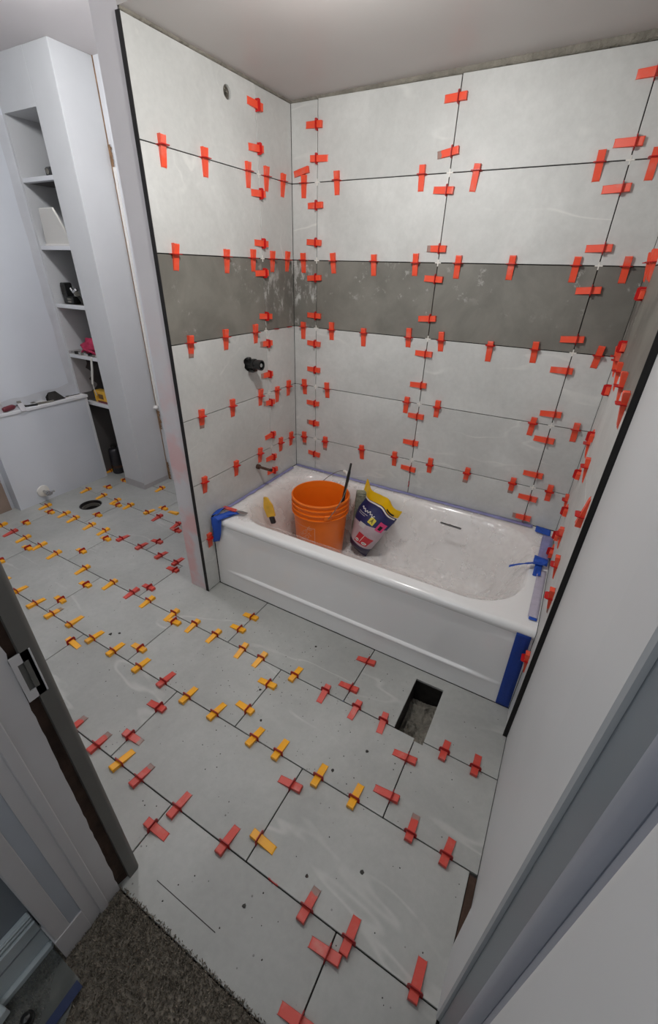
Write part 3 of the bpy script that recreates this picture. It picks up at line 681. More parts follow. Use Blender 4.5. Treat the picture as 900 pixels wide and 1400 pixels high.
# printed mark: a framed square with slanted lettering wrapped on the side
def wrap(p, a0, z0, r_off=0.0012):
    z = z0 + p[1]; r = 0.130 + (0.1475 - 0.130) * (z - 0.006) / 0.262 + r_off; a = a0 + p[0] / 0.14
    return (r * math.cos(a), r * math.sin(a), z)
fc = bpy.data.curves.new('print_text', 'FONT'); fc.body = 'THE HOME\nDEPOT'; fc.size = 0.036; fc.align_x = 'CENTER'; fc.align_y = 'CENTER'; fc.space_line = 0.85
fo = bpy.data.objects.new('print_text', fc); COL.objects.link(fo)
dg = bpy.context.evaluated_depsgraph_get(); dg.update(); tme = bpy.data.meshes.new_from_object(fo.evaluated_get(dg))
bpy.data.objects.remove(fo)
AF = math.atan2(-1.45, -0.22); ZL = 0.165
q = MB()
rot = Matrix.Rotation(math.radians(45), 2)
tv = [rot @ Vector((v.co.x, v.co.y)) * 0.93 for v in tme.vertices]
q.add([wrap(p, AF, ZL) for p in tv], [tuple(p.vertices) for p in tme.polygons])
for (x0, x1, y0, y1) in ((-.068, .068, .064, .067), (-.068, .068, -.067, -.064), (-.068, -.065, -.067, .067), (.065, .068, -.067, .067)):
    q.grid(lambda u, v: wrap((x0 + (x1 - x0) * u, y0 + (y1 - y0) * v), AF, ZL), 12 if x1 - x0 > .1 else 1, 12 if y1 - y0 > .1 else 1)
o = q.obj('printed_mark', 'bucket_print', bk, fix=False)
# dark dab inside and the mixing paddle leaning in the bucket
t = thing('mixing_paddle', 'dark steel mixing rod leaning out of the orange bucket', 'tool', (0, 0, 0))
a_, b_ = Vector((0.447, -0.315, 0.110)), Vector((0.512, -0.262, 0.640))
MB().tube([a_, a_.lerp(b_, 0.55)], 0.006, 8).obj('shaft', 'dark_iron', t, smooth=True)
MB().tube([a_.lerp(b_, 0.55), a_.lerp(b_, 0.9), a_.lerp(b_, 0.93), b_], [0.0085, 0.0085, 0.006, 0.006], 8).obj('grip_end', 'dark_iron', t, smooth=True)
MB().tube([a_.lerp(b_, -0.01) + Vector((0.03 * math.cos(k), 0.03 * math.sin(k), k * 0.008)) for k in [i * 0.5 for i in range(13)]], 0.003, 6).obj('paddle_wire', 'dark_iron', t, smooth=True)
# sponge block behind the bucket
t = thing('scrub_block', 'grey-green rough scrubbing block between bucket and yellow bag', 'sponge', (0.512, -0.138, filmz(0.512, -0.138) + 0.03), (0.12, 0.05, 0.5))
MB().box(-0.030, 0.030, -0.018, 0.018, 0, 0.445 - filmz(0.512, -0.138) - 0.03).obj('foam', 'sponge', t, bevel=0.006)
MB().box(-0.030, 0.030, -0.024, -0.018, 0.005, 0.435 - filmz(0.512, -0.138) - 0.03).obj('scrub_face', 'sponge', t, bevel=0.002)
# bag
bag = thing('powder_bag', 'crumpled yellow topped printed plastic bag beside the orange bucket', 'bag', (0.562, -0.212, 0.096), (math.radians(-9), math.radians(15), math.radians(-20)))
BHT = 0.385
def bagp(u, v, side, off=0.0):
    """u -1..1 across, v 0..1 up, side +1 back / -1 front"""
    wid = 0.070 + 0.040 * sstep(v * 1.6) + 0.034 * sstep((v - .55) / .45)
    th_ = (0.050 * sstep(v * 7) + 0.012) * (1 - sstep((v - 0.45) / 0.42)) + 0.004 * (1 - v) + 0.0012
    x = wid * u; bulge = max(0.0, 1 - u * u) ** 0.6
    y = side * (th_ * bulge + off) + 0.010 * nz(u * 1.6, v * 4, 3) * v + 0.016 * math.sin(u * 5.5 + .8) * sstep((v - .6) / .4)
    z = BHT * v + 0.010 * math.sin(u * 4 + 1.2) * v + 0.030 * (abs(u) - .5) * sstep((v - .6) / .4)
    return (x, y, z)
q = MB()
for sd_ in (-1, 1): q.grid(lambda u, v: bagp(u * 2 - 1, v * 0.86, sd_), 26, 36)
q.grid(lambda u, v: bagp(u * 2 - 1, 0.0, v * 2 - 1), 26, 4)
q.obj('bag_body', 'bag_print', bag, smooth=True, weld=True)
q = MB()
for sd_ in (-1, 1): q.grid(lambda u, v: bagp(u * 2 - 1, (0.845 + 0.03 * u) + v * (0.155 - 0.03 * u), sd_, 0.0010), 26, 14)
q.obj('bag_top', 'bag_yellow', bag, smooth=True)
def decal(name, m, u0, u1, v0, v1, off=0.0016, sh=0.0, parent=None, n=6):
    q = MB(); q.grid(lambda u, v: bagp(u0 + (u1 - u0) * u + sh * v, v0 + (v1 - v0) * v, -1, off), n, n); return q.obj(name, m, parent or bag, fix=False)
decal('red_label', 'print_red', -0.10, 0.78, 0.22, 0.39, sh=0.1)
decal('label_line', 'print_white', 0.28, 0.31, 0.25, 0.39, 0.0022, 0.1)
for (uc, vc, ww, hh) in ((0.09, 0.262, 0.13, 0.026), (0.58, 0.262, 0.15, 0.024)):
    q = MB(); n = 14; ring = [bagp(uc + ww * math.cos(2 * PI * k / n), vc + hh * math.sin(2 * PI * k / n), -1, 0.0024) for k in range(n)]
    q.add(ring, [tuple(range(n))]); q.obj('white_oval', 'print_white', bag, fix=False)
    q = MB()
    for k in range(4): q.grid(lambda u, v: bagp(uc - .07 + k * .042 + u * .022, vc - .010 + v * .020, -1, 0.003), 1, 1)
    q.obj('oval_print', 'print_black', bag, fix=False)
decal('yellow_square', 'print_yellow', 0.10, 0.42, 0.575, 0.665, 0.002)
decal('pink_square', 'print_pink', 0.60, 0.92, 0.56, 0.70, 0.002)
decal('pink_square_core', 'print_black', 0.69, 0.83, 0.585, 0.65, 0.0026)
decal('white_band', 'print_white', -0.95, 0.95, 0.825, 0.85, 0.002, n=16)
decal('yellow_print', 'print_black', 0.45, 0.85, 0.882, 0.91, 0.0024)
decal('pale_panel', 'pale_paper', -0.25, 0.15, 0.47, 0.535, 0.0018)
def textmesh(body, size):
    fc = bpy.data.curves.new('t', 'FONT'); fc.body = body; fc.size = size; fc.align_x = 'CENTER'; fc.align_y = 'CENTER'
    fo = bpy.data.objects.new('t', fc); COL.objects.link(fo); dg = bpy.context.evaluated_depsgraph_get(); dg.update()
    me = bpy.data.meshes.new_from_object(fo.evaluated_get(dg)); bpy.data.objects.remove(fo); return me
tm = textmesh('A', 1.0); q = MB()
q.add([bagp(0.26 + v.co.x * 0.24, 0.62 + v.co.y * 0.085, -1, 0.003) for v in tm.vertices], [tuple(p.vertices) for p in tm.polygons]); q.obj('letter_mark', 'print_black', bag, fix=False)
q = MB()   # handwritten-looking white word, too small in the photograph to read
def script(t_): return bagp(-0.62 + t_ * 0.85, 0.70 - .03 * t_ + 0.014 * math.sin(t_ * 34) + 0.008 * math.sin(t_ * 13), -1, 0.003)
q.tube([script(k / 60) for k in range(61)], 0.0022, 5); q.obj('script_mark', 'print_white', bag, fix=False)
decal('small_print', 'pale_paper', -0.7, -0.1, 0.635, 0.642, 0.0022, n=8); decal('small_print', 'pale_paper', -0.7, -0.2, 0.612, 0.618, 0.0022, n=8)

# ------------------------------------------------------------------ pipes on the left wall
t = thing('shower_valve', 'black valve body sticking out of a rough hole in left wall', 'valve', (0.0, -0.405, 1.098))
MX = Matrix.Rotation(PI / 2, 4, 'Y')
MB().lathe([(0, -0.010), (0.024, -0.010), (0.0245, 0.030), (0.026, 0.032), (0.026, 0.042), (0.021, 0.044), (0.021, 0.058), (0.024, 0.060), (0.024, 0.080), (0.019, 0.080), (0.019, 0.066), (0, 0.066)], 24, MX).obj('valve_body', 'black_plastic', t, smooth=True)
MB().lathe([(0, 0.066), (0.009, 0.066), (0.009, 0.078), (0, 0.078)], 12, MX).obj('valve_stem', 'chrome', t, smooth=True)
MB().box(0.012, 0.030, -0.030, -0.010, 0.022, 0.034).obj('mounting_ear', 'black_plastic', t, bevel=0.003)
MB().box(0.010, 0.040, -0.018, 0.020, -0.036, -0.026).obj('mounting_ear', 'black_plastic', t, bevel=0.003)
for a in (0.9, 3.6): MB().lathe([(0, 0.0), (.004, 0), (.004, 0.005), (0, 0.005)], 10, Matrix.Translation((0.030, 0.019 * math.cos(a), 0.019 * math.sin(a))) @ MX).obj('screw', 'chrome', t, smooth=True)
t = thing('spout_pipe', 'rusty brown stub pipe poking out of left wall above the tub', 'pipe', (0.0, -0.39, 0.55))
MB().tube([(-0.008, 0, 0), (0.095, 0, -0.002)], 0.0075, 12).obj('pipe', 'rust_pipe', t, smooth=True)
MB().lathe([(0.006, 0.0), (0.0135, 0.0), (0.0135, 0.016), (0.006, 0.018)], 14, Matrix.Translation((0.0, 0, 0)) @ MX, closed=True).obj('elbow_collar', 'rust_pipe', t, smooth=True)
MB().lathe([(0.0, 0.090), (0.0085, 0.090), (0.0085, 0.098), (0, 0.098)], 12, MX).obj('thread_end', 'dark_iron', t, smooth=True)
t = thing('stop_valve', 'chrome stop valve with round white wall plate on the low wall', 'valve', (-1.70, -0.725, 0.078))
MB().lathe([(0.0, 0.001), (0.042, 0.001), (0.040, 0.009), (0.014, 0.014), (0.0, 0.014)], 28, MX).obj('wall_plate', 'white_plastic', t, smooth=True)
MB().tube([(0.0, 0, 0), (0.070, 0, 0)], 0.010, 12).obj('stub', 'chrome', t, smooth=True)
MB().lathe([(0, 0.050), (0.016, 0.050), (0.018, 0.055), (0.018, 0.075), (0.0, 0.078)], 8, MX).obj('valve_body', 'chrome', t, smooth=True)
MB().tube([(0.062, 0, 0), (0.062, 0.045, -0.002)], 0.007, 10).obj('outlet', 'chrome', t, smooth=True)
MB().lathe([(0, 0.0), (0.020, 0.0), (0.020, 0.008), (0, 0.008)], 8, Matrix.Translation((0.080, 0, 0)) @ Matrix.Diagonal((1, 1, .6, 1)) @ MX).obj('handle', 'chrome', t, smooth=True)

# ------------------------------------------------------------------ things on the shelves
t = thing('tape_measure', 'small black tape measure on the top shelf of the recess', 'tape measure', (-1.545, -0.185, 1.926))
MB().box(-0.030, 0.030, -0.016, 0.016, 0, 0.046).obj('case', 'black_plastic', t, bevel=0.008)
MB().lathe([(0, 0), (.014, 0), (.014, .003), (0, .003)], 16, Matrix.Translation((0, -0.016, .024)) @ Matrix.Rotation(PI / 2, 4, 'X')).obj('belt_disc', 'galvanised', t)
t = thing('leaning_board', 'white trapezoid board leaning on the second shelf of the recess', 'panel', (-1.66, -0.19, 1.589), (0.42, 0.0, 0.0))
q = MB(); q.prism([[(-0.095, 0), (0.185, 0), (0.185, 0.20), (0.055, 0.20)]], -0.006, 0.006, Matrix.Rotation(PI / 2, 4, 'X')); q.obj('board', 'white_plastic', t, bevel=0.001)
MB().box(-0.095, 0.185, -0.012, 0.010, 0.0, 0.012).obj('foot_edge', 'print_white', t, bevel=0.001)
t = thing('drill_charger', 'black battery charger standing on the third shelf of recess', 'charger', (-1.675, -0.165, 1.259))
MB().box(-0.05, 0.05, -0.03, 0.03, 0, 0.045).obj('base', 'black_plastic', t, bevel=0.006)
MB().box(-0.055, -0.01, -0.028, 0.03, 0.03, 0.125).obj('back', 'black_plastic', t, bevel=0.006)
MB().box(-0.050, -0.015, -0.0305, -0.028, 0.055, 0.11).obj('panel', 'dark_iron', t, bevel=0.001)
for k in range(2): MB().box(0.0, 0.035, -0.034, -0.03, 0.01 + .016 * k, 0.019 + .016 * k).obj('slot', 'galvanised', t)
t = thing('pipe_wrench', 'grey metal wrench leaning beside the black charger on shelf', 'wrench', (-1.560, -0.165, 1.266), (0.1, -0.5, 0.2))
MB().tube([(0, 0, 0.0), (0, 0, 0.075)], 0.010, 8).obj('handle', 'dark_iron', t, smooth=True)
q = MB(); q.box(-0.02, 0.02, -0.011, 0.011, 0.075, 0.092).box(-0.02, -0.008, -0.011, 0.011, 0.09, 0.112); q.obj('jaw', 'chrome', t, bevel=0.003)
MB().lathe([(0, .0), (.016, 0), (.016, .012), (0, .012)], 12, Matrix.Translation((0, -.006, .062)) @ MX).obj('adjuster', 'galvanised', t)
t = thing('pink_cloth', 'crumpled pink-red cloth on the fourth shelf of the recess', 'cloth', (-1.585, -0.150, 0.943))
def clo(u, v):
    a = u * 2 * PI; b = (v - .5) * PI; k = 1 + 0.28 * nz(math.cos(a) * 1.7, math.sin(a) * 1.7, b * 2.2) + 0.12 * nz(math.cos(a) * 5, math.sin(a) * 5, b * 5)
    return (0.095 * k * math.cos(a) * math.cos(b), 0.06 * k * math.sin(a) * math.cos(b), max(0.0, 0.045 + 0.055 * k * math.sin(b)))
MB().grid(clo, 40, 20).obj('fabric', 'cloth_pink', t, smooth=True, weld=True)
MB().tube([(-0.05, -0.062, 0.02), (0.0, -0.075, 0.042), (0.06, -0.066, 0.03), (0.08, -0.05, 0.012)], 0.008, 8).obj('fold', 'cloth_pink', t, smooth=True)
for k, (x, y, l, a, m, lb) in enumerate(((-1.735, -0.210, .085, .15, 'chrome', 'small chrome spanner at the left front of the fourth shelf'), (-1.66, -0.222, .075, -.1, 'dark_iron', 'dark iron bit in front of the pink cloth'), (-1.60, -0.215, .08, .3, 'chrome', 'chrome socket bar before the pink cloth on fourth shelf'), (-1.53, -0.218, .06, -.2, 'black_plastic', 'black plastic clamp at the right end of the fourth shelf'))):
    t = thing('hand_tool', lb, 'tool', (x, y, 0.949), (0, 0, a), None)
    MB().tube([(-l / 2, 0, 0), (l / 2, 0, 0)], 0.006, 8).obj('shank', m, t, smooth=True)
    MB().lathe([(0, -.008), (.013, -.008), (.013, .008), (0, .008)], 10, Matrix.Translation((-l / 2, 0, .003))).obj('head', m, t)
    MB().lathe([(0, -.006), (.010, -.006), (.010, .006), (0, .006)], 8, Matrix.Translation((l / 2, 0, .001))).obj('head', 'galvanised', t)
t = thing('paper_sheet', 'white printed paper lying under the tools on the fourth shelf', 'paper', (-1.62, -0.16, 0.9405))
MB().box(-0.13, 0.155, -0.072, 0.0, 0, 0.0012).obj('sheet', 'pale_paper', t)
t = thing('power_cord', 'white cord hanging from the fourth shelf to the yellow tool', 'cord', (0, 0, 0))
MB().tube([(-1.512, -0.20, 0.945), (-1.512, -0.238, 0.935), (-1.53, -0.240, 0.86), (-1.563, -0.238, 0.775), (-1.570, -0.236, 0.755)], 0.0075, 8).obj('cord_sleeve', 'white_plastic', t, smooth=True)
MB().tube([(-1.570, -0.236, 0.757), (-1.578, -0.230, 0.71), (-1.588, -0.215, 0.668)], 0.003, 6).obj('thin_end', 'white_plastic', t, smooth=True)
t = thing('yellow_saw', 'yellow power tool body on the lowest shelf behind the low wall', 'power tool', (-1.59, -0.150, 0.601))
q = MB(); q.prism([rect(-0.085, 0.075, 0.0, 0.085), [(-0.055, 0.022), (0.02, 0.022), (0.02, 0.065), (-0.055, 0.065)]], -0.03, 0.03, Matrix.Rotation(PI / 2, 4, 'X')); q.obj('housing', 'yellow_tool', t, bevel=0.003)
MB().box(-0.06, 0.03, -0.018, 0.018, 0.018, 0.07).obj('core', 'raw_lath', t, bevel=0.002)
MB().box(-0.05, 0.09, -0.034, -0.030, -0.0005, 0.014).obj('guard', 'maroon', t)
MB().lathe([(0, 0), (.014, 0), (.014, .02), (0, .02)], 12, Matrix.Translation((-0.098, 0, .03)) @ MX).obj('knob', 'yellow_tool', t)
t = thing('black_canister', 'dark glossy canister on the floor inside the recess', 'canister', (-1.685, -0.125, 0.0))
MB().lathe([(0, 0), (0.045, 0), (0.048, 0.01), (0.048, 0.19), (0.042, 0.205), (0.03, 0.215), (0, 0.215)], 28).obj('can_body', 'dark_glossy', t, smooth=True)
MB().lathe([(0, 0.215), (0.022, 0.215), (0.022, 0.235), (0, 0.238)], 16).obj('cap', 'dark_iron', t, smooth=True)
MB().lathe([(0.0482, 0.05), (0.0495, 0.052), (0.0495, 0.07), (0.0482, 0.072)], 28, closed=True).obj('band', 'rust_pipe', t)

# ------------------------------------------------------------------ things on the ledge (top at z 0.660)
def lab(name, label, cat, loc, rot=(0, 0, 0)): return thing(name, label, cat, loc, rot)
LZT = 0.6605
t = lab('foil_bag', 'silvery crumpled bag at the left end of the ledge', 'bag', (-1.738, -0.835, LZT))
MB().grid(lambda u, v: (0.036 * math.cos(u * 2 * PI) * (1 - .85 * v) * (1 + .2 * nz(u * 6, v * 3, 0)), 0.075 * math.sin(u * 2 * PI) * (1 - .6 * v) + .02 * v, 0.085 * v ** .8 * (1 + .25 * nz(u * 4, v, 2))), 30, 12).obj('film', 'foil', t, smooth=True, weld=True)
MB().box(-0.012, 0.012, -0.02, 0.05, 0.07, 0.078).obj('seal', 'foil', t, bevel=0.002)
t = lab('screwdriver', 'maroon handled screwdriver lying beside the silvery bag', 'screwdriver', (-1.722, -0.742, LZT + 0.017), (0, 0, 0.35))
MB().tube([(0, -0.045, 0), (0, -0.03, 0), (0, 0.03, 0), (0, 0.045, 0)], [0.012, 0.016, 0.016, 0.009], 10).obj('handle', 'maroon', t, smooth=True)
MB().tube([(0, 0.045, 0), (0, 0.075, 0)], 0.004, 8).obj('shank', 'chrome', t, smooth=True)
t = lab('flat_chisel', 'pale metal scraper blade hanging over the ledge edge', 'scraper', (-1.705, -0.672, LZT + 0.006), (0, 0.50, -0.25))
MB().box(-0.045, 0.035, -0.016, 0.016, 0, 0.004).obj('blade', 'foil', t, bevel=0.001)
MB().box(-0.06, -0.04, -0.012, 0.012, -0.003, 0.008).obj('handle', 'galvanised', t, bevel=0.002)
t = lab('corner_bracket', 'dark folded metal bracket in the middle of the ledge', 'bracket', (-1.745, -0.445, LZT), (0, 0, 0.05))
q = MB(); q.prism([[(-0.045, 0), (0.055, 0), (0.03, 0.055), (-0.02, 0.055), (-0.045, 0.03)]], -0.0015, 0.0015, MLEFT); q.obj('plate', 'dark_iron', t)
q = MB(); q.add([(0, -0.02, 0.055), (0, 0.03, 0.055), (0.032, 0.07, 0.0), (0.032, -0.05, 0.0), (0.002, -0.02, 0.057), (0.002, 0.03, 0.057), (0.034, 0.07, 0.002), (0.034, -0.05, 0.002)], [(0, 1, 2, 3), (4, 5, 6, 7), (0, 1, 5, 4), (2, 3, 7, 6), (1, 2, 6, 5), (0, 3, 7, 4)]); q.obj('flap', 'dark_iron', t)
for (nm, lb, x, y, L_, W_, h_, m, a) in (('metal_ruler', 'long pale strip lying at the right end of the ledge', -1.722, -0.31, .15, .014, .004, 'print_white', 1.52),
        ('shim', 'dark thin shim beside the pale strip on ledge', -1.745, -0.30, .10, .010, .004, 'dark_iron', 1.50),
        ('folded_paper', 'crumpled pale paper left of the dark bracket', -1.745, -0.545, .085, .04, .012, 'pale_paper', 1.6),
        ('utility_knife', 'small black knife left of crumpled paper on ledge', -1.722, -0.612, .085, .016, .010, 'black_plastic', 1.2),
        ('wood_shim', 'grey wooden offcut under the dark bracket', -1.715, -0.515, .11, .014, .010, 'rough_mortar', 1.5)):
    t = lab(nm, lb, 'tool' if m not in ('pale_paper',) else 'paper', (x, y, LZT), (0, 0, a))
    MB().box(-L_ / 2, L_ / 2, -W_ / 2, W_ / 2, 0, h_).obj('body', m, t, bevel=min(0.001, h_ * .2))
    MB().box(-L_ / 2, -L_ / 4, -W_ * .35, W_ * .35, h_, h_ + 0.002).obj('end_piece', 'galvanised', t)

# ------------------------------------------------------------------ doorway clutter
t = thing('floor_plastic', 'dull see-through plastic sheet on the carpet by the baseboard', 'plastic sheet', (0, 0, 0.0))
q = MB(); q.grid(lambda u, v: (0.628 + u * (0.112 + 0.13 * v), -2.075 - v * 0.24, 0.013 + 0.006 * nz(u * 4, v * 6, 1)), 18, 24); q.obj('film', 'floor_film', t, smooth=True, fix=False)
q = MB(); q.grid(lambda u, v: (0.735 + u * 0.022 + 0.006 * v, -2.079 - v * 0.23, 0.0215 + 0.001 * nz(u, v * 6, 1)), 3, 20); MATS['tape_dull'] = mat('tape_dull', srgb(44, 56, 92), 0.5); q.obj('tape_stripe', 'tape_dull', t, fix=False)
t = thing('white_block', 'white painted wood block at the bottom left by the baseboard', 'block', (0.632, -2.205, 0.022), (0, 0, 0.15))
MB().box(-0.012, 0.024, -0.05, 0.018, 0, 0.03).obj('block_body', 'baseboard_paint', t, bevel=0.002)
t = thing('bottle_cap', 'small black rounded cap on the plastic at the lower left', 'cap', (0.697, -2.172, 0.021))
MB().lathe([(0, 0), (0.010, 0), (0.012, 0.008), (0.009, 0.018), (0, 0.021)], 16).obj('cap_body', 'black_plastic', t, smooth=True)
MB().lathe([(0.012, 0.0), (0.015, 0.0), (0.015, 0.003), (0.012, 0.003)], 16, closed=True).obj('cap_rim', 'black_plastic', t, smooth=True)

